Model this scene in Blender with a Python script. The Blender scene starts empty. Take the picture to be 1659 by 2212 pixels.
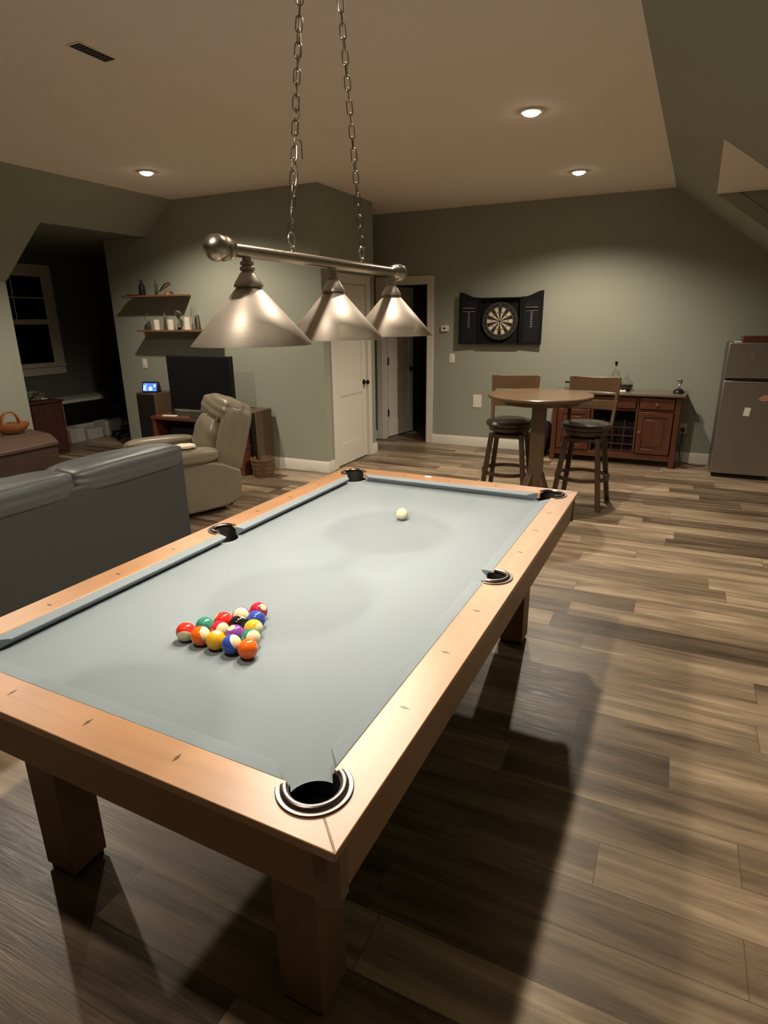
import bpy, bmesh, math, random
from mathutils import Vector, Matrix
random.seed(7)
S = bpy.context.scene
C = S.collection
PI = math.pi
TY = -0.01689            # the pool table stands turned by one degree in the room

# ------------------------------------------------------------------ materials
def _nt(name):
    m = bpy.data.materials.new(name); m.use_nodes = True
    nt = m.node_tree; b = nt.nodes['Principled BSDF']
    return m, nt, b

def N(nt, typ, **kw):
    n = nt.nodes.new(typ)
    for k, v in kw.items(): setattr(n, k, v)
    return n

def mat(name, col, rough=0.5, metal=0.0, bump=0.0, bscale=60.0, var=0.0, vscale=6.0, sheen=0.0, stretch=None, coat=0.0):
    m, nt, b = _nt(name)
    b.inputs['Roughness'].default_value = rough
    b.inputs['Metallic'].default_value = metal
    b.inputs['Base Color'].default_value = (*col, 1)
    if sheen: b.inputs['Sheen Weight'].default_value = sheen
    if coat: b.inputs['Coat Weight'].default_value = coat
    tc = N(nt, 'ShaderNodeTexCoord'); src = tc.outputs['Object']
    if stretch:
        mp = N(nt, 'ShaderNodeMapping'); mp.inputs['Scale'].default_value = stretch
        nt.links.new(src, mp.inputs['Vector']); src = mp.outputs['Vector']
    if var:
        n = N(nt, 'ShaderNodeTexNoise'); n.inputs['Scale'].default_value = vscale; n.inputs['Detail'].default_value = 4
        nt.links.new(src, n.inputs['Vector'])
        r = N(nt, 'ShaderNodeMix', data_type='RGBA')
        r.inputs['A'].default_value = (*[c * (1 - var) for c in col], 1)
        r.inputs['B'].default_value = (*[min(1, c * (1 + var)) for c in col], 1)
        nt.links.new(n.outputs['Fac'], r.inputs['Factor']); nt.links.new(r.outputs['Result'], b.inputs['Base Color'])
    if bump:
        n = N(nt, 'ShaderNodeTexNoise'); n.inputs['Scale'].default_value = bscale; n.inputs['Detail'].default_value = 5
        nt.links.new(src, n.inputs['Vector'])
        bp = N(nt, 'ShaderNodeBump'); bp.inputs['Strength'].default_value = bump; bp.inputs['Distance'].default_value = 0.01
        nt.links.new(n.outputs['Fac'], bp.inputs['Height']); nt.links.new(bp.outputs['Normal'], b.inputs['Normal'])
    return m

def wood(name, c1, c2, axis='x', scale=3.0, rough=0.4, knots=False):
    m, nt, b = _nt(name)
    tc = N(nt, 'ShaderNodeTexCoord'); mp = N(nt, 'ShaderNodeMapping')
    s = {'x': (1, 9, 9), 'y': (9, 1, 9), 'z': (9, 9, 1)}[axis]
    mp.inputs['Scale'].default_value = s
    nt.links.new(tc.outputs['Object'], mp.inputs['Vector'])
    n = N(nt, 'ShaderNodeTexNoise'); n.inputs['Scale'].default_value = scale; n.inputs['Detail'].default_value = 6; n.inputs['Distortion'].default_value = 1.2
    nt.links.new(mp.outputs['Vector'], n.inputs['Vector'])
    n2 = N(nt, 'ShaderNodeTexNoise'); n2.inputs['Scale'].default_value = scale * 1.2; n2.inputs['Detail'].default_value = 3
    nt.links.new(tc.outputs['Object'], n2.inputs['Vector'])
    cr = N(nt, 'ShaderNodeValToRGB')
    cr.color_ramp.elements[0].position = 0.3; cr.color_ramp.elements[0].color = (*c2, 1)
    cr.color_ramp.elements[1].position = 0.72; cr.color_ramp.elements[1].color = (*c1, 1)
    mx = N(nt, 'ShaderNodeMath', operation='ADD'); m2 = N(nt, 'ShaderNodeMath', operation='MULTIPLY'); m2.inputs[1].default_value = 0.5
    nt.links.new(n.outputs['Fac'], mx.inputs[0]); nt.links.new(n2.outputs['Fac'], mx.inputs[1])
    nt.links.new(mx.outputs[0], m2.inputs[0]); nt.links.new(m2.outputs[0], cr.inputs['Fac'])
    nt.links.new(cr.outputs['Color'], b.inputs['Base Color'])
    b.inputs['Roughness'].default_value = rough
    bp = N(nt, 'ShaderNodeBump'); bp.inputs['Strength'].default_value = 0.12; bp.inputs['Distance'].default_value = 0.004
    nt.links.new(n.outputs['Fac'], bp.inputs['Height']); nt.links.new(bp.outputs['Normal'], b.inputs['Normal'])
    return m

def emit(name, col, strength):
    m, nt, b = _nt(name)
    b.inputs['Base Color'].default_value = (*col, 1)
    b.inputs['Emission Color'].default_value = (*col, 1); b.inputs['Emission Strength'].default_value = strength
    return m

def glass(name, col=(0.95, 0.97, 0.96), rough=0.03):
    m, nt, b = _nt(name)
    b.inputs['Base Color'].default_value = (*col, 1); b.inputs['Roughness'].default_value = rough
    b.inputs['Transmission Weight'].default_value = 1.0; b.inputs['IOR'].default_value = 1.45
    return m

def floor_mat():
    m, nt, b = _nt('vinyl_plank_floor')
    tc = N(nt, 'ShaderNodeTexCoord'); sp = N(nt, 'ShaderNodeSeparateXYZ')
    nt.links.new(tc.outputs['Object'], sp.inputs[0])
    def M(op, a, c=None, d=None):
        n = N(nt, 'ShaderNodeMath', operation=op)
        for i, v in enumerate((a, c, d)):
            if v is None: continue
            if isinstance(v, (int, float)): n.inputs[i].default_value = v
            else: nt.links.new(v, n.inputs[i])
        return n.outputs[0]
    PW, PL = 0.178, 1.22
    yr = M('DIVIDE', M('ADD', sp.outputs['Y'], 10.0), PW); row = M('FLOOR', yr)
    wn = N(nt, 'ShaderNodeTexWhiteNoise', noise_dimensions='1D'); nt.links.new(row, wn.inputs['W'])
    xs = M('ADD', M('DIVIDE', M('ADD', sp.outputs['X'], 20.0), PL), wn.outputs['Value']); col = M('FLOOR', xs)
    cb = N(nt, 'ShaderNodeCombineXYZ'); nt.links.new(row, cb.inputs[0]); nt.links.new(col, cb.inputs[1])
    w2 = N(nt, 'ShaderNodeTexWhiteNoise', noise_dimensions='3D'); nt.links.new(cb.outputs[0], w2.inputs['Vector'])
    # long soft streaks plus fine grain, each plank with its own offset
    cx = M('ADD', M('MULTIPLY', sp.outputs['X'], 1.0), M('MULTIPLY', w2.outputs['Value'], 37.0))
    g = N(nt, 'ShaderNodeCombineXYZ'); nt.links.new(M('MULTIPLY', cx, 0.9), g.inputs[0]); nt.links.new(M('MULTIPLY', sp.outputs['Y'], 9.0), g.inputs[1])
    nt.links.new(M('MULTIPLY', w2.outputs['Value'], 11.0), g.inputs[2])
    n1 = N(nt, 'ShaderNodeTexNoise'); n1.inputs['Scale'].default_value = 1.3; n1.inputs['Detail'].default_value = 2.5; n1.inputs['Distortion'].default_value = 0.6
    nt.links.new(g.outputs[0], n1.inputs['Vector'])
    g2 = N(nt, 'ShaderNodeCombineXYZ'); nt.links.new(M('MULTIPLY', cx, 3.0), g2.inputs[0]); nt.links.new(M('MULTIPLY', sp.outputs['Y'], 42.0), g2.inputs[1])
    n2 = N(nt, 'ShaderNodeTexNoise'); n2.inputs['Scale'].default_value = 1.6; n2.inputs['Detail'].default_value = 6; n2.inputs['Distortion'].default_value = 1.5
    nt.links.new(g2.outputs[0], n2.inputs['Vector'])
    v = M('ADD', M('MULTIPLY', w2.outputs['Value'], 0.50), M('ADD', M('MULTIPLY', n1.outputs['Fac'], 1.15), M('MULTIPLY', n2.outputs['Fac'], 0.30)))
    v = M('SUBTRACT', v, 0.41)
    cr = N(nt, 'ShaderNodeValToRGB'); e = cr.color_ramp.elements
    e[0].position = 0.12; e[0].color = (0.052, 0.034, 0.021, 1)
    e[1].position = 0.92; e[1].color = (0.46, 0.35, 0.23, 1)
    x = cr.color_ramp.elements.new(0.38); x.color = (0.130, 0.090, 0.058, 1)
    x = cr.color_ramp.elements.new(0.64); x.color = (0.245, 0.180, 0.117, 1)
    nt.links.new(v, cr.inputs['Fac'])
    fy = M('FRACT', yr); fx = M('FRACT', xs)
    e1 = M('LESS_THAN', M('MINIMUM', fy, M('SUBTRACT', 1.0, fy)), 0.009)
    e2 = M('LESS_THAN', M('MINIMUM', fx, M('SUBTRACT', 1.0, fx)), 0.0015)
    sm = M('MAXIMUM', e1, e2)
    mx = N(nt, 'ShaderNodeMix', data_type='RGBA'); mx.inputs['B'].default_value = (0.05, 0.036, 0.025, 1)
    nt.links.new(M('MULTIPLY', sm, 0.6), mx.inputs['Factor']); nt.links.new(cr.outputs['Color'], mx.inputs['A'])
    nt.links.new(mx.outputs['Result'], b.inputs['Base Color'])
    b.inputs['Roughness'].default_value = 0.42
    nt.links.new(M('ADD', M('MULTIPLY', n2.outputs['Fac'], 0.25), 0.26), b.inputs['Roughness'])
    bp = N(nt, 'ShaderNodeBump'); bp.inputs['Strength'].default_value = 0.25; bp.inputs['Distance'].default_value = 0.003
    nt.links.new(n2.outputs['Fac'], bp.inputs['Height']); nt.links.new(bp.outputs['Normal'], b.inputs['Normal'])
    return m

M = {}
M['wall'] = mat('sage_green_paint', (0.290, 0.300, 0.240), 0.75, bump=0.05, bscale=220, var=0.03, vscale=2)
M['wall2'] = mat('shaded_sage_paint', (0.135, 0.145, 0.118), 0.8, bump=0.05, bscale=220, var=0.03, vscale=2)  # wall paint darkened for the side room: its shade is put into the colour
M['ceil'] = mat('off_white_ceiling_paint', (0.84, 0.75, 0.67), 0.9, bump=0.05, bscale=200, var=0.02)
M['trim'] = mat('white_semi_gloss_trim', (0.66, 0.62, 0.54), 0.42, bump=0.02, bscale=30)
M['floor'] = floor_mat()
M['rail'] = wood('honey_oak_rail', (0.44, 0.235, 0.110), (0.29, 0.140, 0.060), 'y', 1.4, 0.40)
M['railx'] = wood('honey_oak_rail_cross', (0.44, 0.235, 0.110), (0.29, 0.140, 0.060), 'x', 1.4, 0.40)
for _k in ('rail', 'railx'):
    _b = M[_k].node_tree.nodes['Principled BSDF']; _b.inputs['Coat Weight'].default_value = 0.5; _b.inputs['Coat Roughness'].default_value = 0.42
M['apron'] = wood('brown_oak_apron', (0.29, 0.155, 0.075), (0.195, 0.100, 0.046), 'y', 1.4, 0.42)
M['apronx'] = wood('brown_oak_apron_cross', (0.29, 0.155, 0.075), (0.195, 0.100, 0.046), 'x', 1.4, 0.42)
M['tleg'] = wood('brown_oak_leg', (0.17, 0.092, 0.046), (0.11, 0.058, 0.028), 'z', 1.6, 0.42)
M['cloth'] = mat('steel_blue_felt', (0.172, 0.211, 0.234), 0.9, bump=0.12, bscale=900, var=0.05, vscale=3, sheen=0.25)
M['inlay'] = mat('dark_inlay', (0.09, 0.045, 0.02), 0.4)
M['pewter'] = mat('pewter_metal', (0.21, 0.18, 0.165), 0.30, 1.0, bump=0.02, bscale=80)
M['pleather'] = mat('dark_pocket_leather', (0.007, 0.005, 0.0045), 0.7, bump=0.1, bscale=150)
M['nickel'] = mat('brushed_nickel', (0.60, 0.55, 0.49), 0.34, 0.9, bump=0.05, bscale=40, stretch=(1, 1, 12))
M['bar'] = mat('brushed_nickel_tube', (0.52, 0.48, 0.42), 0.26, 1.0, bump=0.04, bscale=60, stretch=(12, 1, 12))
M['shade'] = mat('satin_nickel_shade', (0.66, 0.58, 0.50), 0.56, 0.62, bump=0.04, bscale=25, var=0.04, vscale=8, stretch=(1, 1, 6))
_b = M['shade'].node_tree.nodes['Principled BSDF']; _b.inputs['Anisotropic'].default_value = 0.6; _b.inputs['Anisotropic Rotation'].default_value = 0.25
_t = M['shade'].node_tree.nodes.new('ShaderNodeTangent'); _t.direction_type = 'RADIAL'; _t.axis = 'Z'; M['shade'].node_tree.links.new(_t.outputs[0], _b.inputs['Tangent'])
M['shadein'] = mat('white_shade_lining', (0.75, 0.72, 0.66), 0.6)
M['chain'] = mat('dull_nickel_chain', (0.30, 0.26, 0.22), 0.3, 1.0)
M['flange'] = mat('satin_pewter_flange', (0.17, 0.15, 0.14), 0.42, 1.0)
M['bulb'] = emit('lit_bulb', (1.0, 0.83, 0.62), 30)
M['lens'] = emit('lit_ceiling_lens', (1.0, 0.86, 0.66), 22)
M['black'] = mat('black_lacquer', (0.012, 0.012, 0.013), 0.35, bump=0.02)
M['dcab'] = mat('black_painted_wood', (0.006, 0.006, 0.007), 0.6, bump=0.05, bscale=40)
M['blackmat'] = mat('matt_black', (0.010, 0.010, 0.011), 0.8, bump=0.1, bscale=120)
M['tv'] = mat('black_screen', (0.006, 0.006, 0.007), 0.28)
M['pub'] = wood('walnut_brown_table', (0.165, 0.100, 0.052), (0.095, 0.055, 0.028), 'x', 1.6, 0.30)
M['pubz'] = wood('walnut_brown_post', (0.16, 0.098, 0.052), (0.10, 0.058, 0.030), 'z', 1.6, 0.36)
M['stool'] = wood('dark_walnut_stool', (0.088, 0.048, 0.024), (0.048, 0.025, 0.013), 'z', 1.8, 0.34)
M['stoolb'] = wood('walnut_stool_back', (0.135, 0.077, 0.037), (0.080, 0.043, 0.021), 'x', 1.8, 0.32)
M['seat'] = mat('dark_brown_leather', (0.040, 0.030, 0.024), 0.27, bump=0.12, bscale=90, var=0.15)
M['cherry'] = wood('red_cherry_wood', (0.115, 0.036, 0.016), (0.065, 0.019, 0.009), 'z', 1.6, 0.33)
M['cherryx'] = wood('red_cherry_wood_cross', (0.115, 0.036, 0.016), (0.065, 0.019, 0.009), 'x', 1.6, 0.33)
M['granite'] = mat('speckled_stone_top', (0.16, 0.125, 0.095), 0.2, var=0.5, vscale=60)
M['steel'] = mat('stainless_steel', (0.30, 0.265, 0.23), 0.38, 0.85, bump=0.03, bscale=30, stretch=(1, 1, 20))
M['steeldk'] = mat('dark_fridge_body', (0.07, 0.066, 0.06), 0.5)
M['chrome'] = mat('chrome', (0.75, 0.73, 0.7), 0.12, 1.0)
M['knob'] = mat('brushed_silver_knob', (0.8, 0.76, 0.7), 0.25, 1.0)
M['bronze'] = mat('oil_rubbed_bronze', (0.02, 0.014, 0.011), 0.4, 0.6)
M['white'] = mat('white_plastic', (0.72, 0.69, 0.60), 0.45)
M['paper'] = mat('white_paper', (0.75, 0.72, 0.66), 0.8)
M['pink'] = mat('tan_sticker', (0.42, 0.22, 0.14), 0.6)
M['slate'] = mat('slate_grey_leather', (0.056, 0.060, 0.060), 0.45, bump=0.25, bscale=14, var=0.12, vscale=4)
M['slateb'] = mat('slate_grey_leather_back', (0.027, 0.029, 0.027), 0.62, bump=0.08, bscale=60, var=0.06)
M['beige'] = mat('beige_leather', (0.175, 0.145, 0.100), 0.38, bump=0.22, bscale=12, var=0.08, vscale=5)
M['beigef'] = mat('beige_leather_flat', (0.160, 0.132, 0.088), 0.5, bump=0.08, bscale=50, var=0.05)
M['creamc'] = mat('cream_cloth', (0.62, 0.56, 0.42), 0.8)
M['shelf'] = wood('reddish_shelf_wood', (0.235, 0.105, 0.055), (0.15, 0.062, 0.033), 'x', 1.6, 0.4)
M['console'] = wood('mahogany_console', (0.150, 0.050, 0.026), (0.085, 0.028, 0.015), 'x', 1.6, 0.35)
M['spk'] = wood('brown_speaker_veneer', (0.125, 0.072, 0.043), (0.08, 0.045, 0.028), 'z', 1.4, 0.45)
M['grille'] = mat('black_speaker_cloth', (0.010, 0.008, 0.007), 0.95, bump=0.2, bscale=400)
M['wicker'] = mat('woven_wicker', (0.155, 0.088, 0.040), 0.6, bump=0.8, bscale=60, var=0.35, vscale=25, stretch=(1, 1, 0.25))
M['bagw'] = wood('orange_carved_wood', (0.36, 0.135, 0.038), (0.22, 0.07, 0.02), 'x', 2.5, 0.36)
M['chest'] = wood('old_brown_chest', (0.060, 0.033, 0.022), (0.038, 0.020, 0.014), 'y', 1.8, 0.55)
M['chestt'] = wood('worn_chest_lid', (0.115, 0.070, 0.050), (0.080, 0.047, 0.033), 'y', 1.8, 0.5)
M['cab2'] = wood('dark_red_cabinet', (0.07, 0.022, 0.014), (0.045, 0.013, 0.01), 'z', 1.8, 0.5)
M['pine'] = wood('golden_turned_pine', (0.46, 0.25, 0.11), (0.32, 0.15, 0.06), 'z', 3, 0.4)
M['glass'] = glass('clear_glass')
M['glassg'] = glass('green_glass', (0.55, 0.62, 0.48))
M['amber'] = glass('amber_liquor', (0.55, 0.24, 0.05))
M['wine'] = mat('dark_red_wine', (0.020, 0.003, 0.003), 0.1)
M['frost'] = mat('frosted_white_glass', (0.62, 0.56, 0.46), 0.35)
M['dpane'] = mat('night_window_pane', (0.002, 0.002, 0.003), 0.12)
M['cream'] = mat('dartboard_sisal', (0.55, 0.47, 0.33), 0.85)
M['dblk'] = mat('dartboard_black', (0.012, 0.010, 0.009), 0.85)
M['dred'] = mat('dartboard_red', (0.09, 0.03, 0.02), 0.8)
M['dgrn'] = mat('dartboard_green', (0.03, 0.05, 0.03), 0.8)
M['wire'] = mat('grey_wire', (0.45, 0.42, 0.38), 0.35, 0.8)
M['chalk'] = mat('chalk_smear', (0.10, 0.11, 0.125), 0.9)
M['screen'] = emit('blue_display', (0.05, 0.16, 0.75), 1.1)
M['screenw'] = emit('white_display_marks', (0.6, 0.75, 1.0), 1.6)
M['vent'] = mat('dark_vent', (0.06, 0.052, 0.045), 0.7)
M['paleb'] = mat('pale_storage_box', (0.45, 0.43, 0.38), 0.6)

for _k in ('dcab', 'tv', 'black', 'blackmat', 'grille'): M[_k].node_tree.nodes['Principled BSDF'].inputs['Specular IOR Level'].default_value = 0.22
# ------------------------------------------------------------------ mesh helpers
def obj(name, bm, m, parent=None, loc=None, rot=None, smooth=40, bevel=0.0, seg=2, subsurf=0):
    me = bpy.data.meshes.new(name)
    bmesh.ops.recalc_face_normals(bm, faces=bm.faces)
    bm.to_mesh(me); bm.free()
    ms = m if isinstance(m, (list, tuple)) else [m]
    for x in ms: me.materials.append(x)
    if smooth:
        me.polygons.foreach_set('use_smooth', [True] * len(me.polygons))
        me.set_sharp_from_angle(angle=math.radians(smooth))
    o = bpy.data.objects.new(name, me); C.objects.link(o)
    if parent: o.parent = parent
    if loc: o.location = loc
    if rot: o.rotation_euler = rot
    if bevel:
        bv = o.modifiers.new('edge', 'BEVEL'); bv.width = bevel; bv.segments = seg; bv.limit_method = 'ANGLE'; bv.harden_normals = False
    if subsurf:
        ss = o.modifiers.new('sub', 'SUBSURF'); ss.levels = subsurf; ss.render_levels = subsurf
    return o

def thing(name, label, cat, loc=(0, 0, 0), rz=0.0, group=None, rot=None):
    o = bpy.data.objects.new(name, None); C.objects.link(o)
    o.location = loc; o.rotation_euler = rot if rot else (0, 0, rz)
    o.empty_display_size = 0.05
    o['label'] = label; o['category'] = cat
    if group: o['group'] = group
    return o

def tag(o, label, cat, group=None, kind=None):
    o['label'] = label; o['category'] = cat
    if group: o['group'] = group
    if kind: o['kind'] = kind
    return o

def box(bm, x0, x1, y0, y1, z0, z1, mi=0, mtx=None):
    vs = [bm.verts.new((x, y, z)) for z in (z0, z1) for y in (y0, y1) for x in (x0, x1)]
    if mtx: 
        for v in vs: v.co = mtx @ v.co
    f = [(0, 2, 3, 1), (4, 5, 7, 6), (0, 1, 5, 4), (2, 6, 7, 3), (0, 4, 6, 2), (1, 3, 7, 5)]
    for q in f:
        fc = bm.faces.new([vs[i] for i in q]); fc.material_index = mi
    return vs

def BX(*a, **k):
    bm = bmesh.new(); box(bm, *a, **k); return bm

def prism(bm, pts, z0, z1, mi=0, mtx=None):
    """pts 2D outline in xy, extruded z0..z1"""
    a = [bm.verts.new((p[0], p[1], z0)) for p in pts]; b = [bm.verts.new((p[0], p[1], z1)) for p in pts]
    n = len(pts); fs = []
    fs.append(bm.faces.new(a[::-1])); fs.append(bm.faces.new(b))
    for i in range(n): fs.append(bm.faces.new((a[i], a[(i + 1) % n], b[(i + 1) % n], b[i])))
    for f in fs: f.material_index = mi
    if mtx:
        for v in a + b: v.co = mtx @ v.co
    return a + b

def lathe(bm, prof, n=32, c=(0, 0, 0), mi=0, mtx=None, close=True):
    """prof list of (r,z)"""
    rings = []; allv = []
    for r, z in prof:
        if r < 1e-6:
            v = bm.verts.new((c[0], c[1], c[2] + z)); rings.append([v]); allv.append(v)
        else:
            rg = [bm.verts.new((c[0] + r * math.cos(2 * PI * i / n), c[1] + r * math.sin(2 * PI * i / n), c[2] + z)) for i in range(n)]
            rings.append(rg); allv += rg
    for a, b in zip(rings, rings[1:]):
        if len(a) == 1 and len(b) == 1: continue
        for i in range(n):
            j = (i + 1) % n
            if len(a) == 1: f = bm.faces.new((a[0], b[i], b[j]))
            elif len(b) == 1: f = bm.faces.new((a[i], a[j], b[0]))
            else: f = bm.faces.new((a[i], a[j], b[j], b[i]))
            f.material_index = mi
    if close:
        if len(rings[0]) > 1: bm.faces.new(rings[0][::-1]).material_index = mi
        if len(rings[-1]) > 1: bm.faces.new(rings[-1]).material_index = mi
    if mtx:
        for v in allv: v.co = mtx @ v.co
    return allv

def LT(prof, n=32, **k):
    bm = bmesh.new(); lathe(bm, prof, n, **k); return bm

def tube(bm, pts, r, n=10, mi=0, closed=False, rads=None):
    pts = [Vector(p) for p in pts]; m = len(pts); rings = []
    up = Vector((0.0137, 0.02, 1)).normalized()
    prev = None
    for i, p in enumerate(pts):
        if closed: t = (pts[(i + 1) % m] - pts[i - 1]).normalized()
        else: t = (pts[min(i + 1, m - 1)] - pts[max(i - 1, 0)]).normalized()
        if prev is None:
            a = t.cross(up)
            if a.length < 0.1: a = t.cross(Vector((1, 0, 0)))
        else:
            a = prev - t * prev.dot(t)
        a.normalize(); prev = a; b = t.cross(a)
        rr = rads[i] if rads else r
        rings.append([bm.verts.new(p + (a * math.cos(2 * PI * k / n) + b * math.sin(2 * PI * k / n)) * rr) for k in range(n)])
    for i in range(m if closed else m - 1):
        A = rings[i]; B = rings[(i + 1) % m]
        for k in range(n):
            bm.faces.new((A[k], A[(k + 1) % n], B[(k + 1) % n], B[k])).material_index = mi
    if not closed:
        bm.faces.new(rings[0][::-1]).material_index = mi; bm.faces.new(rings[-1]).material_index = mi

def TB(pts, r, n=10, **k):
    bm = bmesh.new(); tube(bm, pts, r, n, **k); return bm

def pillow(bm, c, s, p=4.0, n=14, wr=0.0, seed=0, mtx=None):
    """superellipsoid cushion centre c half sizes s"""
    t = bmesh.new(); bmesh.ops.create_cube(t, size=2.0)
    bmesh.ops.subdivide_edges(t, edges=t.edges, cuts=n, use_grid_fill=True)
    rnd = random.Random(seed); ph = [rnd.uniform(0, 6) for _ in range(6)]
    mp = {}
    for v in t.verts:
        x, y, z = v.co
        d = (abs(x) ** p + abs(y) ** p + abs(z) ** p) ** (1 / p)
        q = Vector((x / d, y / d, z / d))
        w = 1 + wr * (math.sin(7 * q.x + ph[0]) * math.sin(6 * q.y + ph[1]) + 0.6 * math.sin(11 * q.z + ph[2] + 4 * q.x))
        co = Vector((c[0] + q.x * s[0] * w, c[1] + q.y * s[1] * w, c[2] + q.z * s[2] * w))
        if mtx: co = mtx @ co
        mp[v] = bm.verts.new(co)
    for f in t.faces: bm.faces.new([mp[v] for v in f.verts])
    t.free()

def sph(bm, c, r, u=24, v=14, sc=(1, 1, 1), mi=0):
    prof = [(r * math.sin(PI * i / v), -r * math.cos(PI * i / v)) for i in range(v + 1)]
    prof[0] = (0, -r); prof[-1] = (0, r)
    vs = lathe(bm, prof, u, (0, 0, 0), mi, close=False)
    for w in vs: w.co = Vector((w.co.x * sc[0] + c[0], w.co.y * sc[1] + c[1], w.co.z * sc[2] + c[2]))

def children(o): return [c for c in bpy.data.objects if c.parent == o]
def dup(root, loc=None, rot=None, label=None, group=None, parent=None):
    c = root.copy(); C.objects.link(c)
    if parent: c.parent = parent
    if loc is not None: c.location = loc
    if rot is not None: c.rotation_euler = rot
    if label: c['label'] = label
    if group: c['group'] = group
    for ch in children(root): dup(ch, parent=c)
    return c

def slab(name, pts, thick, m, kind='structure', nrm=None, parent=None):
    """3D polygon extruded by vector thick"""
    bm = bmesh.new(); t = Vector(thick)
    a = [bm.verts.new(p) for p in pts]; b = [bm.verts.new(Vector(p) + t) for p in pts]
    bm.faces.new(a); bm.faces.new(b[::-1]); n = len(pts)
    for i in range(n): bm.faces.new((a[i], b[i], b[(i + 1) % n], a[(i + 1) % n]))
    o = obj(name, bm, m, parent, smooth=0)
    if not parent: o['kind'] = kind
    return o

def struct(name, bm, m, parent=None, **k):
    o = obj(name, bm, m, parent, **k)
    if not parent: o['kind'] = 'structure'
    return o

def text_mesh(bm, s, size, mtx, mi=0, depth=0.0004, bend=None):
    cu = bpy.data.curves.new('numeral', 'FONT'); cu.body = s; cu.size = size; cu.align_x = 'CENTER'; cu.align_y = 'CENTER'; cu.extrude = depth
    t = bpy.data.objects.new('numeral', cu); C.objects.link(t)
    dg = bpy.context.evaluated_depsgraph_get(); ev = t.evaluated_get(dg); me = ev.to_mesh()
    vs = [bm.verts.new(bend(v.co) if bend else mtx @ v.co) for v in me.vertices]
    for p in me.polygons:
        try: bm.faces.new([vs[i] for i in p.vertices]).material_index = mi
        except ValueError: pass
    ev.to_mesh_clear(); bpy.data.objects.remove(t); bpy.data.curves.remove(cu)

# ------------------------------------------------------------------ room shell
YB, YF, YN = 5.843, 3.797, -4.5          # back wall, media wall, wall behind the camera
XB = -2.323; XK = -5.35; XR = 2.25       # closet side, left knee wall, right knee wall
CH = 2.94; CL, CR = -4.21, 0.83; KL = 0.77; KR = 0.73
DZ = 2.585; DXL = CL - (CH - DZ) / KL; RZ = 2.655
def cr(y): return 0.767 + 0.0216 * (y - 1.371)      # the right ceiling edge runs slightly askew
def dxr(y): return cr(y) + (CH - RZ) / KR
def xr(y): return cr(y) + 1.42
zr = CH - KR * 1.42
struct('floor', BX(-7.4, 3.5, YN - 0.2, 9.0, -0.08, 0.0), M['floor'], smooth=0)
slab('ceiling', [(CL, YN, CH), (cr(YN), YN, CH), (cr(YB), YB, CH), (XB, YB, CH), (XB, YF, CH), (CL, YF, CH)], (0, 0, 0.1), M['ceil'])
zk = CH + KL * (XK - CL)
slab('ceiling_slope_left', [(CL, YN, CH), (XK, YN, zk), (XK, 2.47, zk), (DXL, 2.47, DZ), (DXL, YF, DZ), (CL, YF, CH)], (-0.06, 0, 0.08), M['wall'])
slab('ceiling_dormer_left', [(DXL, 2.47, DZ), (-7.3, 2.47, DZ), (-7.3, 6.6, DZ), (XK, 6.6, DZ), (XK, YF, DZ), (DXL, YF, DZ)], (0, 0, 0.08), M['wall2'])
slab('wall_left', [(XK, YN, 0), (XK, 2.47, 0), (XK, 2.47, zk), (XK, YN, zk)], (-0.1, 0, 0), M['wall'])
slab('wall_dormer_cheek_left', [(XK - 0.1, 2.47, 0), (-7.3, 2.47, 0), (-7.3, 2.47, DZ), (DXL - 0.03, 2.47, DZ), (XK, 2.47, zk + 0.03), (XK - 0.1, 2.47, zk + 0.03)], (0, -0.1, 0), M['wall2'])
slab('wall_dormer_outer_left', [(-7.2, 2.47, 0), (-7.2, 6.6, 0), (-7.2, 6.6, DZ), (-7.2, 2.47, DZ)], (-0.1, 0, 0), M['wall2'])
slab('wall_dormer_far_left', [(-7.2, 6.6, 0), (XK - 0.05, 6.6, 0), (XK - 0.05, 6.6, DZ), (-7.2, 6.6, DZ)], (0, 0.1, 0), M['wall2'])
slab('wall_media', [(XK, YF, 0), (XB, YF, 0), (XB, YF, CH), (CL, YF, CH), (DXL, YF, DZ), (XK, YF, DZ)], (0, 0.12, 0), M['wall'])
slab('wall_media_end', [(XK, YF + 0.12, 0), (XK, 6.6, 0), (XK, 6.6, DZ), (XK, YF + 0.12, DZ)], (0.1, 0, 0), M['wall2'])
# closet side wall with a doorway
DY0, DY1, DT = 4.015, 4.80, 2.04
slab('wall_closet_side', [(XB, YF + 0.12, 0), (XB, DY0, 0), (XB, DY0, DT), (XB, DY1, DT), (XB, DY1, 0), (XB, 5.02, 0), (XB, 5.02, CH), (XB, YF + 0.12, CH)], (-0.12, 0, 0), M['wall'])
slab('wall_closet_rear', [(XB - 0.12, 5.02, 0), (XB - 0.12, 5.02, CH), (-3.6, 5.02, CH), (-3.6, 5.02, 0)], (0, -0.1, 0), M['wall'])
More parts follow.
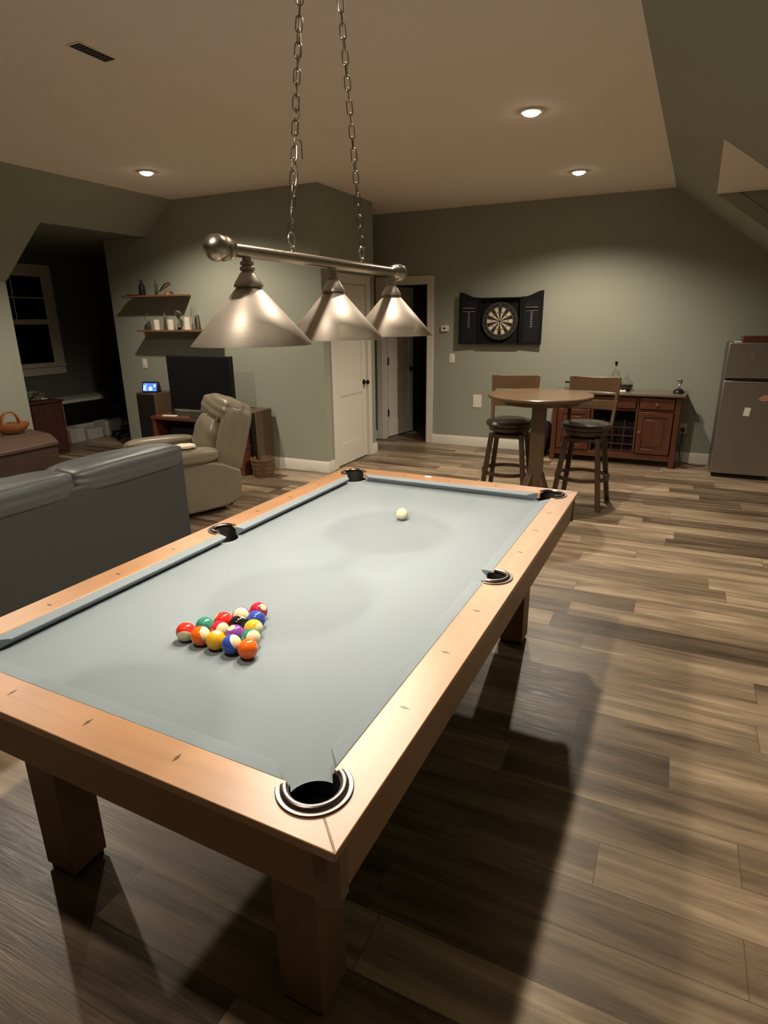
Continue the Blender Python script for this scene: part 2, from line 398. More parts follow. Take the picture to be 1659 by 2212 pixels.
# back wall with hall doorway
HX0, HX1, HT = -2.60, -1.945, 2.085
slab('wall_back', [(-3.6, YB, 0), (HX0, YB, 0), (HX0, YB, HT), (HX1, YB, HT), (HX1, YB, 0), (xr(YB), YB, 0), (xr(YB), YB, zr), (cr(YB), YB, CH), (-3.6, YB, CH)], (0, 0.12, 0), M['wall'])
slab('wall_hall_left', [(-3.5, YB + 0.12, 0), (-3.5, 8.8, 0), (-3.5, 8.8, 2.6), (-3.5, YB + 0.12, 2.6)], (-0.1, 0, 0), M['wall'])
slab('wall_hall_right', [(-1.6, YB + 0.12, 0), (-1.6, 8.8, 0), (-1.6, 8.8, 2.6), (-1.6, YB + 0.12, 2.6)], (0.1, 0, 0), M['wall'])
slab('wall_hall_far', [(-3.5, 8.8, 0), (-1.6, 8.8, 0), (-1.6, 8.8, 2.6), (-3.5, 8.8, 2.6)], (0, 0.1, 0), M['wall'])
slab('ceiling_hall', [(-3.5, YB + 0.12, 2.6), (-1.6, YB + 0.12, 2.6), (-1.6, 8.8, 2.6), (-3.5, 8.8, 2.6)], (0, 0, 0.1), M['ceil'])
slab('ceiling_alcove', [(-3.6, 5.02, CH), (XB, 5.02, CH), (XB, YB, CH), (-3.6, YB, CH)], (0, 0, 0.1), M['ceil'])
slab('wall_alcove_left', [(-3.6, 5.02, 0), (-3.6, YB, 0), (-3.6, YB, CH), (-3.6, 5.02, CH)], (-0.1, 0, 0), M['wall'])
# right slope with dormer opening
slab('ceiling_slope_right', [(cr(YN), YN, CH), (cr(YB), YB, CH), (xr(YB), YB, zr), (xr(4.6), 4.6, zr), (dxr(4.6), 4.6, RZ), (dxr(2.67), 2.67, RZ), (xr(2.67), 2.67, zr), (xr(YN), YN, zr)], (0.06, 0, 0.08), M['wall'])
slab('ceiling_dormer_right', [(dxr(2.67), 2.67, RZ), (3.3, 2.67, RZ), (3.3, 4.6, RZ), (dxr(4.6), 4.6, RZ)], (0, 0, 0.08), M['ceil'])
slab('wall_dormer_cheek_right_far', [(dxr(4.6), 4.612, RZ + 0.03), (xr(4.6) + 0.02, 4.612, zr + 0.03), (xr(4.6) + 0.02, 4.612, 0), (3.3, 4.612, 0), (3.3, 4.612, RZ + 0.03)], (0, 0.05, 0), M['wall'])
slab('wall_dormer_cheek_right_near', [(dxr(2.67), 2.658, RZ + 0.03), (xr(2.67) + 0.02, 2.658, zr + 0.03), (xr(2.67) + 0.02, 2.658, 0), (3.3, 2.658, 0), (3.3, 2.658, RZ + 0.03)], (0, -0.05, 0), M['wall'])
slab('wall_dormer_outer_right', [(3.3, 2.67, 0), (3.3, 4.6, 0), (3.3, 4.6, RZ), (3.3, 2.67, RZ)], (0.1, 0, 0), M['wall'])
slab('wall_right', [(xr(YN), YN, 0), (xr(2.62), 2.62, 0), (xr(2.62), 2.62, zr), (xr(YN), YN, zr)], (0.1, 0, 0), M['wall'])
slab('wall_right_far', [(xr(4.65), 4.65, 0), (xr(YB), YB, 0), (xr(YB), YB, zr), (xr(4.65), 4.65, zr)], (0.1, 0, 0), M['wall'])
slab('wall_front', [(XK, YN, 0), (xr(YN), YN, 0), (xr(YN), YN, zr), (cr(YN), YN, CH), (CL, YN, CH), (XK, YN, zk)], (0, -0.1, 0), M['wall'])

def base_prof(bm, p0, p1, inward, h=0.125, t=0.015):
    p0 = Vector((*p0, 0)); p1 = Vector((*p1, 0)); n = Vector((*inward, 0)).normalized()
    pr = [(0, 0), (t, 0), (t, h - 0.03), (t * 0.75, h - 0.022), (t * 0.6, h - 0.006), (t * 0.3, h), (0, h)]
    A = [bm.verts.new(p0 + n * a + Vector((0, 0, b))) for a, b in pr]; B = [bm.verts.new(p1 + n * a + Vector((0, 0, b))) for a, b in pr]
    bm.faces.new(A); bm.faces.new(B[::-1])
    for i in range(len(pr)): bm.faces.new((A[i], B[i], B[(i + 1) % len(pr)], A[(i + 1) % len(pr)]))
def baseboard(name, *a, **k):
    bm = bmesh.new(); base_prof(bm, *a, **k); struct(name, bm, M['trim'], smooth=30)
baseboard('baseboard_media', (XK - 0.0, YF), (XB + 0.015, YF), (0, -1))
baseboard('baseboard_closet_near', (XB, YF), (XB, 3.925), (1, 0))
baseboard('baseboard_closet_far', (XB, 4.89), (XB, 5.035), (1, 0))
baseboard('baseboard_back', (HX1 + 0.09, YB), (xr(YB), YB), (0, -1))
baseboard('baseboard_back_left', (-3.6, YB), (HX0 - 0.09, YB), (0, -1))
baseboard('baseboard_left', (XK, YN), (XK, 2.47), (1, 0))
baseboard('baseboard_right', (xr(YN), YN), (xr(2.62), 2.62), (-1, 0))
baseboard('baseboard_right_far', (xr(4.65), 4.65), (xr(YB), YB), (-1, 0))
baseboard('baseboard_dormer', (-7.2, 2.47), (-7.2, 6.6), (1, 0), h=0.14)
baseboard('baseboard_media_end', (XK, YF), (XK, 6.6), (-1, 0))

def casing(name, pts_fn, w=0.09):
    pass
# closet door casing, on plane x = XB facing +x
bm = bmesh.new()
box(bm, XB - 0.0, XB + 0.018, DY0 - 0.09, DY0, 0, DT + 0.09); box(bm, XB, XB + 0.018, DY1, DY1 + 0.09, 0, DT + 0.09); box(bm, XB, XB + 0.018, DY0, DY1, DT, DT + 0.09)
struct('trim_1', bm, M['trim'], bevel=0.004, smooth=30)
bm = bmesh.new()
box(bm, XB - 0.12, XB, DY0 - 0.0, DY0 + 0.012, 0, DT); box(bm, XB - 0.12, XB, DY1 - 0.012, DY1, 0, DT); box(bm, XB - 0.12, XB, DY0, DY1, DT - 0.012, DT)
struct('trim_2', bm, M['trim'], smooth=0)
# hall door casing facing -y
bm = bmesh.new()
box(bm, HX1, HX1 + 0.09, YB - 0.018, YB, 0, HT + 0.09); box(bm, HX0 - 0.09, HX0, YB - 0.018, YB, 0, HT + 0.09); box(bm, HX0, HX1, YB - 0.018, YB, HT, HT + 0.09)
struct('trim_3', bm, M['trim'], bevel=0.004, smooth=30)
bm = bmesh.new()
box(bm, HX1 - 0.012, HX1, YB, YB + 0.12, 0, HT); box(bm, HX0, HX0 + 0.012, YB, YB + 0.12, 0, HT); box(bm, HX0, HX1, YB, YB + 0.12, HT - 0.012, HT)
struct('trim_4', bm, M['trim'], smooth=0)

def panel_door(name, w, h, npan, t=0.035):
    """leaf in local x 0..w, face at y=0 (front -y) back at y=t, two or three recessed panels"""
    bm = bmesh.new()
    st = 0.11
    if npan == 2: zs = [(0.24, 0.80), (0.93, h - 0.12)]
    else: zs = [(0.22, 0.95), (1.08, h - 0.12)]
    box(bm, 0, st, 0, t, 0, h); box(bm, w - st, w, 0, t, 0, h)
    ys = [0] + [z for p in zs for z in p] + [h]
    for i in range(0, len(ys), 2): box(bm, st, w - st, 0, t, ys[i], ys[i + 1])
    for a, b in zs:
        box(bm, st, w - st, 0.010, t - 0.010, a, b)
        for (x0, x1, z0, z1) in ((st, w - st, a, a + 0.012), (st, w - st, b - 0.012, b), (st, st + 0.012, a, b), (w - st - 0.012, w - st, a, b)):
            box(bm, x0, x1, 0.004, t - 0.004, z0, z1)
    return bm
def door_knob(parent, x, y, z, sgn=-1):
    bm = bmesh.new()
    lathe(bm, [(0.0, 0), (0.032, 0), (0.032, 0.008), (0.012, 0.012), (0.011, 0.035), (0.024, 0.042), (0.029, 0.055), (0.024, 0.068), (0.0, 0.073)], 24,
          mtx=Matrix.Translation((x, y, z)) @ Matrix.Rotation(PI / 2 * (1 if sgn < 0 else -1), 4, 'X'))
    return obj('door_knob', bm, M['bronze'], parent)
def hinges(parent, x, y, zs):
    for z in zs:
        bm = bmesh.new(); lathe(bm, [(0, 0), (0.008, 0), (0.008, 0.10), (0, 0.10)], 12, (x, y, z))
        box(bm, x - 0.012, x + 0.012, y, y + 0.003, z, z + 0.10)
        obj('door_hinge', bm, M['bronze'], parent)
d1 = bpy.data.objects.new('door_1', None); C.objects.link(d1); d1['kind'] = 'structure'
# closet door leaf: local +x -> world +y, front(-y local) -> world +x
d1.location = (XB - 0.008, DY0 + 0.014, 0.012); d1.rotation_euler = (0, 0, PI / 2)
obj('door_leaf', panel_door('door_leaf', DY1 - DY0 - 0.028, DT - 0.028, 2), M['trim'], d1, bevel=0.003, smooth=30)
door_knob(d1, DY1 - DY0 - 0.095, 0.0, 0.91)
hinges(d1, 0.0, -0.006, (0.27, 1.02, 1.76))
d2 = bpy.data.objects.new('door_2', None); C.objects.link(d2); d2['kind'] = 'structure'
d2.location = (HX0 + 0.02, YB + 0.13, 0.012); d2.rotation_euler = (0, 0, math.radians(80))
obj('door_leaf', panel_door('door_leaf', 0.64, HT - 0.028, 3), M['trim'], d2, bevel=0.003, smooth=30)
door_knob(d2, 0.57, 0.0, 0.93); door_knob(d2, 0.57, 0.035, 0.93, 1)
hinges(d2, -0.012, -0.010, (0.30, 1.02, 1.76))

# dormer window (outer left wall)
w1 = bpy.data.objects.new('window_1', None); C.objects.link(w1); w1['kind'] = 'structure'; w1.location = (-7.2, 0, 0)
bm = bmesh.new()
wy0, wy1, wz0, wz1 = 3.30, 4.28, 1.06, 2.30
for a in ((wy0 - 0.13, wy0, wz0 - 0.13, wz1 + 0.13), (wy1, wy1 + 0.13, wz0 - 0.13, wz1 + 0.13), (wy0, wy1, wz1, wz1 + 0.13), (wy0, wy1, wz0 - 0.13, wz0)):
    box(bm, 0, 0.02, *a)
obj('window_frame', bm, M['trim'], w1, bevel=0.003)
bm = bmesh.new(); zm = 1.66
for z0, z1 in ((wz0, zm), (zm, wz1)):
    box(bm, 0, 0.012, wy0, wy0 + 0.035, z0, z1); box(bm, 0, 0.012, wy1 - 0.035, wy1, z0, z1); box(bm, 0, 0.0125, wy0, wy1, z0, z0 + 0.04); box(bm, 0, 0.0125, wy0, wy1, z1 - 0.03, z1)
box(bm, 0, 0.008, (wy0 + wy1) / 2 - 0.008, (wy0 + wy1) / 2 + 0.008, zm, wz1); box(bm, 0, 0.008, wy0, wy1, 1.98, 1.996)
obj('window_sash', bm, M['trim'], w1)
obj('window_pane', BX(0, 0.004, wy0, wy1, wz0, wz1), M['dpane'], w1)
obj('window_sill', BX(0, 0.045, wy0 - 0.14, wy1 + 0.14, wz0 - 0.02, wz0 + 0.005), M['trim'], w1, bevel=0.003)

# ------------------------------------------------------------------ recessed lights
LIGHTS = [(-3.44, 2.69, 'left of the hanging lamp, above the leather recliner'), (0.03, 2.62, 'largest seen, right of the lamp chains'),
          (0.05, 4.57, 'right side, nearest to the dartboard wall'), (0.0, 0.55, 'over the pool table, out of frame at top'),
          (0.0, -1.45, 'behind the camera over the table end'), (-3.44, 0.60, 'above the grey sofa'), (-3.44, -1.5, 'behind the camera on the left')]
WARM = (1.0, 0.875, 0.71)
def recessed(x, y, where):
    t = thing('recessed_ceiling_light', 'round lit recessed ceiling light, ' + where, 'ceiling light', (x, y, CH), 0, 'recessed ceiling lights')
    obj('trim_ring', LT([(0.052, 0.0), (0.085, 0.0), (0.088, -0.004), (0.080, -0.010), (0.056, -0.010), (0.052, -0.004)], 40), M['trim'], t)
    obj('lens', LT([(0, -0.002), (0.056, -0.002), (0.056, -0.008), (0.048, -0.020), (0.028, -0.028), (0, -0.031)], 40), M['lens'], t)
    return t
for x, y, w in LIGHTS[:3]: recessed(x, y, w)
def spot(x, y, power, size=142, blend=0.6, z=CH - 0.045, r=0.045):
    l = bpy.data.lights.new('recessed_lamp', 'SPOT'); l.energy = power; l.color = WARM; l.spot_size = math.radians(size); l.spot_blend = blend; l.shadow_soft_size = r
    o = bpy.data.objects.new('recessed_lamp', l); C.objects.link(o); o.location = (x, y, z)
for (x, y, w), pw in zip(LIGHTS, (165, 180, 195, 90, 85, 120, 0)):
    if pw: spot(x, y, pw, 146 if x < -3 else 142)

# ------------------------------------------------------------------ pool table
HW, HL = 0.5406, 1.0811                 # half playing area (nose to nose)
OX, OY = 0.6913, 1.2319; IX, IY = 0.5834, 1.1239
RT, RB = 0.793, 0.762                   # rail top / underside
CZ = 0.753
PT = thing('pool_table', 'large oak pool table with blue-grey felt and pewter pockets, under the hanging lamp', 'pool table', (0, 0, 0), TY)
PCX, PCY, PR = 0.575, 1.1155, 0.058     # corner pocket centre and cut radius
SX, SR = 0.600, 0.050                   # side pocket centre x and cut radius

def arc(cx, cy, r, a0, a1, n=16):
    return [(cx + r * math.cos(a0 + (a1 - a0) * i / n), cy + r * math.sin(a0 + (a1 - a0) * i / n)) for i in range(n + 1)]
D = math.radians
def isect_x(cx, cy, r, x, sgn): return (x, cy + sgn * math.sqrt(r * r - (x - cx) ** 2))
def isect_y(cx, cy, r, y, sgn): return (cx + sgn * math.sqrt(r * r - (y - cy) ** 2), y)

def undercut(bm):
    for v in bm.verts:
        if v.co.z < RB + 0.001:
            if abs(abs(v.co.x) - OX) < 1e-4: v.co.x -= math.copysign(0.008, v.co.x)
            if abs(abs(v.co.y) - OY) < 1e-4: v.co.y -= math.copysign(0.008, v.co.y)
def mirror_pts(pts, sx, sy):
    q = [(p[0] * sx, p[1] * sy) for p in pts]
    return q if sx * sy > 0 else q[::-1]
# long rail (right): outline symmetrical about y=0
def ang(cx, cy, p): return math.atan2(p[1] - cy, p[0] - cx)
up_in = isect_x(PCX, PCY, PR, IX, -1)           # where pocket circle meets inner edge (below the pocket)
half = []
half.append((OX, 0)); half.append((OX, OY))
half.append((PCX + PR * math.cos(D(45)), PCY + PR * math.sin(D(45))))
half += arc(PCX, PCY, PR, D(45), ang(PCX, PCY, up_in), 14)[1:]
sp_up = isect_x(SX, 0, SR, IX, 1)
half += arc(SX, 0, SR, ang(SX, 0, sp_up), 0, 10)
full = half[1:] + [(p[0], -p[1]) for p in half[1:-1]][::-1]
for sx in (1, -1):
    bm = bmesh.new(); prism(bm, mirror_pts(full, sx, 1), RB, RT); undercut(bm); obj('side_rail', bm, M['rail'], PT, bevel=0.0025, smooth=30)
# short rail (near/far)
rt_in = isect_y(PCX, PCY, PR, IY, -1)
h2 = [(0, OY), (OX, OY)][1:]
h2 = [(OX, OY), (PCX + PR * math.cos(D(45)), PCY + PR * math.sin(D(45)))] + arc(PCX, PCY, PR, D(45), ang(PCX, PCY, rt_in), 14)[1:]
full2 = h2 + [(-p[0], p[1]) for p in h2][::-1]
for sy in (1, -1):
    bm = bmesh.new(); prism(bm, mirror_pts(full2, 1, sy), RB, RT); undercut(bm); obj('end_rail', bm, M['railx'], PT, bevel=0.0025, smooth=30)
# dark seams where the rails meet
for sx in (1, -1):
    for sy in (1, -1):
        bm = bmesh.new()
        a = Vector((OX - 0.0005, OY - 0.0005)); b = Vector((PCX + 0.058 * 0.7071, PCY + 0.058 * 0.7071)); n = Vector((1, -1)).normalized() * 0.0009
        prism(bm, mirror_pts([tuple(a + n), tuple(a - n), tuple(b - n), tuple(b + n)], sx, sy), RT - 0.001, RT + 0.0004)
        obj('rail_joint', bm, M['inlay'], PT, smooth=0)
# sights
def sight(x, y, along):
    a, b = (0.0135, 0.0048)
    pts = [(x + a, y), (x, y + b), (x - a, y), (x, y - b)] if along == 'x' else [(x + b, y), (x, y + a), (x - b, y), (x, y - a)]
    bm = bmesh.new(); prism(bm, pts, RT - 0.001, RT + 0.0005); obj('sight_inlay', bm, M['inlay'], PT, smooth=0)
for k in (1, 2, 3, 5, 6, 7):
    for sx in (1, -1): sight(sx * (HW + 0.088), -HL + k * HL / 4, 'x')
for k in (1, 2, 3):
    for sy in (1, -1): sight(-HW + k * HW / 2, sy * (HL + 0.088), 'y')
# slate bed with cloth, notched for six pockets
bed = []
q1 = [isect_x(SX, 0, 0.056, IX, 1)]
ca, cb = isect_x(PCX, PCY, 0.062, IX, -1), isect_y(PCX, PCY, 0.062, IY, -1)
a_s = ang(SX, 0, q1[0])
a0 = ang(PCX, PCY, ca); a1 = ang(PCX, PCY, cb)
# go through the inside of the circle (towards the table centre)
if a1 > a0: a1 -= 2 * PI
corner = arc(PCX, PCY, 0.062, a0, a1, 12)
quad = arc(SX, 0, 0.056, PI, a_s, 8) + corner
q = quad[:]                                            # +x +y quadrant, ends on far edge
full3 = q + [(-p[0], p[1]) for p in q][::-1] + [(-p[0], -p[1]) for p in q[1:]] + [(p[0], -p[1]) for p in q[1:]][::-1]
bm = bmesh.new(); prism(bm, full3, CZ - 0.03, CZ); bm.normal_update()
for f in bm.faces:
    if abs(f.normal.z) < 0.5: f.material_index = 1
obj('playing_cloth', bm, [M['cloth'], M['blackmat']], PT, smooth=30)
# cushions
def cushion(A, B, ea, eb):
    """A,B nose end points; ea,eb back end points (on wood edge). A->B"""
    A, B, ea, eb = [Vector((*p, 0)) for p in (A, B, ea, eb)]
    def sec(nose, back):
        d = back - nose
        return [back + Vector((0, 0, RT - 0.001)), nose + d * 0.10 + Vector((0, 0, RT - 0.0045)), nose + Vector((0, 0, CZ + 0.0335)), nose + d * 0.03 + Vector((0, 0, CZ + 0.029)),
                nose + d * 0.80 + Vector((0, 0, CZ + 0.0006)), back + Vector((0, 0, CZ + 0.0006))]
    bm = bmesh.new(); a = [bm.verts.new(p) for p in sec(A, ea)]; b = [bm.verts.new(p) for p in sec(B, eb)]
    n = len(a)
    for i in range(n): bm.faces.new((a[i], b[i], b[(i + 1) % n], a[(i + 1) % n]))
    bm.faces.new(a[::-1]); bm.faces.new(b)
    obj('cushion', bm, M['cloth'], PT, smooth=25, bevel=0.0012)
for sx in (1, -1):
    for sy in (1, -1):
        cushion((sx * HW, sy * 0.058), (sx * HW, sy * 0.997), (sx * (IX - .0005), sy * 0.050), (sx * (IX - .0005), sy * 1.044))
for sy in (1, -1):
    cushion((-0.458, sy * HL), (0.458, sy * HL), (-0.503, sy * (IY - .0005)), (0.503, sy * (IY - .0005)))
# pockets
def pocket(cx, cy, r, adir, spread, leg):
    """horseshoe: arc centred at direction adir, half-angle spread, straight legs towards the table"""
    def path(rr, z):
        pts = []
        base = [(cx + rr * math.cos(adir + a), cy + rr * math.sin(adir + a)) for a in [D(-spread) + 2 * D(spread) * i / 32 for i in range(33)]]
        return [(p[0], p[1], z) for p in base]
    # flat flange
    bm = bmesh.new()
    def ring(r0, r1, z0, z1):
        a, b, c, d = path(r0, z1), path(r1, z1), path(r1, z0), path(r0, z0)
        V = [[bm.verts.new(p) for p in q] for q in (a, b, c, d)]
        for i in range(32):
            for k in range(4): bm.faces.new((V[k][i], V[k][i + 1], V[(k + 1) % 4][i + 1], V[(k + 1) % 4][i]))
        bm.faces.new([V[k][0] for k in range(4)]); bm.faces.new([V[k][-1] for k in range(4)][::-1])
    ring(r + 0.006, r + 0.021, RT - 0.002, RT + 0.0045)
    p = obj('pocket_ring', bm, M['flange'], PT, smooth=35, bevel=0.0015)
    tb = TB([(x, y, RT + 0.004) for x, y, z in path(r + 0.003, 0)], 0.0088, 14)
    obj('pocket_lip', tb, M['pewter'], p)
    # leather liner: open cup below
    bm = bmesh.new(); n = 28
    lathe(bm, [(r - 0.0035, 0.035), (r - 0.0035, -0.045), (r - 0.012, -0.075), (0, -0.08)], 36, (cx, cy, CZ), close=False)
    lathe(bm, [(r - 0.0005, 0.035), (r - 0.0005, -0.045), (r - 0.010, -0.08), (0, -0.085)], 36, (cx, cy, CZ), close=False)
    dirv = Vector((math.cos(adir), math.sin(adir), 0))
    kill = [f for f in bm.faces if (f.calc_center_median() - Vector((cx, cy, CZ))).dot(dirv) < r * math.cos(D(spread)) and f.calc_center_median().z > CZ - 0.06]
    # keep the lower wall, drop only what rises above the cloth on the open side
    bmesh.ops.bisect_plane(bm, geom=bm.verts[:] + bm.edges[:] + bm.faces[:], plane_co=(0, 0, CZ - 0.032), plane_no=(0, 0, 1))
    kill = [f for f in bm.faces if f.calc_center_median().z > CZ - 0.032 and (f.calc_center_median() - Vector((cx, cy, f.calc_center_median().z))).normalized().dot(dirv) < math.cos(D(spread + (32 if abs(cy) < 0.1 else 14)))]
    bmesh.ops.delete(bm, geom=kill, context='FACES')
    obj('pocket_liner', bm, M['pleather'], p)
for sx in (1, -1):
    for sy in (1, -1): pocket(sx * PCX, sy * PCY, PR - 0.002, math.atan2(sy, sx), 108, 0)
    pocket(sx * SX, 0, SR - 0.002, 0 if sx > 0 else PI, 100, 0)
# apron
AB = 0.645; AX, AY = OX - 0.011, OY - 0.011
for sx in (1, -1):
    bm = bmesh.new(); vs = box(bm, AX - 0.03, AX, -AY + 0.045, AY - 0.045, AB, RB + 0.001)
    for v in vs: v.co.x = (v.co.x if v.co.z > 0.7 else v.co.x - 0.006) * sx
    obj('side_apron', bm, M['apron'], PT, bevel=0.002, smooth=30)
for sy in (1, -1):
    bm = bmesh.new(); vs = box(bm, -AX + 0.045, AX - 0.045, AY - 0.03, AY, AB, RB + 0.001)
    for v in vs: v.co.y = (v.co.y if v.co.z > 0.7 else v.co.y - 0.006) * sy
    obj('end_apron', bm, M['apronx'], PT, bevel=0.002, smooth=30)
for sx in (1, -1):
    for sy in (1, -1):
        e = 0.0015
        pts = [(AX - 0.045, AY + e), (AX - 0.016, AY + e), (AX + e, AY - 0.016), (AX + e, AY - 0.045), (AX - 0.045, AY - 0.045)]
        bm = bmesh.new(); prism(bm, mirror_pts(pts, sx, sy), AB, RB + 0.001); obj('corner_block', bm, M['tleg'], PT, smooth=0, bevel=0.002)
obj('underside_panel', BX(-0.62, 0.62, -1.16, 1.16, 0.672, 0.69), M['blackmat'], PT, smooth=0)
for sx in (1, -1):
    for sy in (1, -1):
        x0, x1 = sorted((sx * 0.39, sx * 0.515)); y0, y1 = sorted((sy * 0.93, sy * 1.052))
        lg = obj('leg', BX(x0, x1, y0, y1, 0.02, 0.674), M['tleg'], PT, bevel=0.003, smooth=30)
        obj('foot', BX(x0 + 0.008, x1 - 0.008, y0 + 0.008, y1 - 0.008, 0.0, 0.022), M['blackmat'], lg, smooth=0)

# ------------------------------------------------------------------ balls
def ball_mat(name, col, stripe=False):
    m, nt, b = _nt(name)
    b.inputs['Roughness'].default_value = 0.05
    ivory = (0.70, 0.64, 0.40, 1)
    tc = N(nt, 'ShaderNodeTexCoord'); sp = N(nt, 'ShaderNodeSeparateXYZ'); nt.links.new(tc.outputs['Object'], sp.inputs[0])
    def mth(op, a, c):
        n = N(nt, 'ShaderNodeMath', operation=op)
        for i, v in enumerate((a, c)):
            if isinstance(v, (int, float)): n.inputs[i].default_value = v
            else: nt.links.new(v, n.inputs[i])
        return n.outputs[0]
    R_ = 0.028575
    spot_ = mth('GREATER_THAN', sp.outputs['X'], R_ * 0.905)
    fac = spot_
    if stripe: fac = mth('MAXIMUM', spot_, mth('GREATER_THAN', mth('ABSOLUTE', sp.outputs['Z'], 0), R_ * 0.57))
    mx = N(nt, 'ShaderNodeMix', data_type='RGBA'); mx.inputs['A'].default_value = (*col, 1); mx.inputs['B'].default_value = ivory
    nt.links.new(fac, mx.inputs['Factor']); nt.links.new(mx.outputs['Result'], b.inputs['Base Color'])
    return m
R_ = 0.028575; DD = 2 * R_ * 1.003
COL = {'yellow': (0.80, 0.42, 0.02), 'blue': (0.03, 0.07, 0.36), 'red': (0.62, 0.03, 0.02), 'purple': (0.22, 0.06, 0.32), 'orange': (0.80, 0.13, 0.01), 'green': (0.03, 0.20, 0.14), 'maroon': (0.42, 0.02, 0.04), 'black': (0.012, 0.010, 0.010)}
BN = {1: 'yellow', 2: 'blue', 3: 'red', 4: 'purple', 5: 'orange', 6: 'green', 7: 'maroon', 8: 'black'}
BM_ = {}
for k in range(1, 16):
    c = BN[k if k < 9 else k - 8]; BM_[k] = ball_mat('%s_%s_ball' % (c, 'solid' if k < 9 else 'striped'), COL[c], k > 8)
def local_to_room(x, y):
    c, s = math.cos(TY), math.sin(TY); return (c * x - s * y, s * x + c * y)
def face(dirx, roll=0, z=(0, 0, 1)):
    """rotation taking local +x (number spot) to dirx and local z near given axis"""
    X = Vector(dirx).normalized(); Z = Vector(z); Z = (Z - X * Z.dot(X)).normalized(); Y = Z.cross(X)
    return Matrix((X, Y, Z)).transposed().to_euler()
TOC = (0.30, -0.45, 0.60)          # roughly towards the camera
VV = Vector((0.586, -0.656, 0.473)); VR = Vector((0.904, 0.427, 0)); VU = VR.cross(VV) * -1
if VU.z < 0: VU = -VU
VU.normalize()
def ball(num, x, y, dirx, z, label):
    bm = bmesh.new(); sph(bm, (0, 0, 0), R_, 48, 32)
    X, Y = local_to_room(x, y)
    if num > 8:                                   # stripes: keep the stripe axis, number turned to the far side
        Zv = (VR * z[0] + VV * z[1] + VU * z[2]).normalized(); Xv = -(VV - Zv * Zv.dot(VV))
        if Xv.length < 0.05: Xv = VR.copy()
        Xv.normalize(); Yv = Zv.cross(Xv); e = Matrix((Xv, Yv, Zv)).transposed().to_euler()
    else: e = face(dirx, 0, z)
    o = obj('billiard_ball', bm, BM_[num], None, (X, Y, CZ + R_ + 0.0003), e, smooth=180)
    tag(o, label, 'billiard ball', 'racked billiard balls')
    for s in (1,):
        nb = bmesh.new()
        def bend(co, s=s):
            # wrap the flat numeral on the sphere around the number spot
            u, v = co.x, co.y; d = Vector((s * math.sqrt(max(1e-9, R_ ** 2 - u * u - v * v)), s * u, v)).normalized()
            return d * (R_ + 0.00008 + max(0, co.z) * 0.2)
        text_mesh(nb, str(num), 0.0135 if num < 10 else 0.0115, None, 0, 0.0002, bend)
        obj('numeral', nb, M['black'], o, smooth=0)
AYP = -0.5432
def rack(row, i): return (-row * DD / 2 + i * DD, AYP - row * DD * 0.8660)
RK = [  # row, index, number, spot direction, stripe axis, label
    (0, 0, 7, (0.75, 0.05, 0.70), (0, 0, 1), 'dark red ball at the far tip of the racked triangle'),
    (1, 0, 12, (0.70, 0.66, 0.1), (-0.12, 0.98, 0.22), 'striped ball showing its cream side, left of the solid blue one'),
    (1, 1, 2, (-0.85, -0.15, 0.5), (0, 0, 1), 'solid blue ball just below the tip of the rack'),
    (2, 0, 3, (-0.70, -0.35, 0.62), (0, 0, 1), 'bright red ball with white spot in the left edge of the rack'),
    (2, 1, 8, (0.2, 0.55, 0.80), (0, 0, 1), 'black ball in the middle of the rack'),
    (2, 2, 9, (-0.1, 0.4, -0.9), (0.95, 0.28, -0.22), 'yellow and cream striped ball on the right edge of the rack'),
    (3, 0, 6, (-0.90, -0.25, 0.35), (0, 0, 1), 'solid green ball on the left edge of the rack'),
    (3, 1, 15, (0.1, 0.7, -0.7), (0.64, 0.77, -0.05), 'cream and dark red striped ball behind the plain yellow one'),
    (3, 2, 4, (-0.2, -0.3, 0.93), (0, 0, 1), 'solid purple ball near the centre of the rack'),
    (3, 3, 14, (0.1, 0.7, -0.7), (0.50, 0.85, 0.05), 'green and cream striped ball behind the front orange one'),
    (4, 0, 11, (0.746, 0.666, 0.2), (-0.05, 0.62, -0.78), 'red striped ball at the left front corner of the rack'),
    (4, 1, 13, (0.1, -0.2, -0.9), (0.88, 0.35, 0.30), 'orange and cream striped ball, second from the left in the front row'),
    (4, 2, 1, (0.15, 0.1, 0.95), (0, 1, 0), 'solid yellow ball in the middle of the front row'),
    (4, 3, 10, (0.3, -0.3, -0.9), (0.78, 0.42, 0.46), 'navy blue and cream striped ball, beside the front orange one'),
    (4, 4, 5, (0.746, 0.666, 0), (0, 0, 1), 'solid orange ball at the front right corner of the rack')]
for row, i, num, dx, zz, lab in RK: ball(num, *rack(row, i), dx, zz, lab)
m_cue = mat('ivory_cue_ball', (0.72, 0.66, 0.42), 0.12, coat=0.4)
bm = bmesh.new(); sph(bm, (0, 0, 0), R_, 48, 32)
X, Y = local_to_room(-0.001, 0.547)
tag(obj('cue_ball', bm, m_cue, None, (X, Y, CZ + R_ + 0.0003), smooth=180), 'plain ivory cue ball alone near the far end of the table', 'billiard ball')
# small chalk scrap / paper on the far rail
X, Y = local_to_room(-0.13, 1.190)
bm = bmesh.new(); prism(bm, [(-0.02, -0.008), (0.012, -0.010), (0.022, 0.0), (0.008, 0.010), (-0.018, 0.009)], 0, 0.006)
tag(obj('chalk_scrap', bm, M['paper'], None, (X, Y, RT + 0.0005), smooth=0, bevel=0.001), 'small pale chalk piece lying on the far rail', 'chalk')

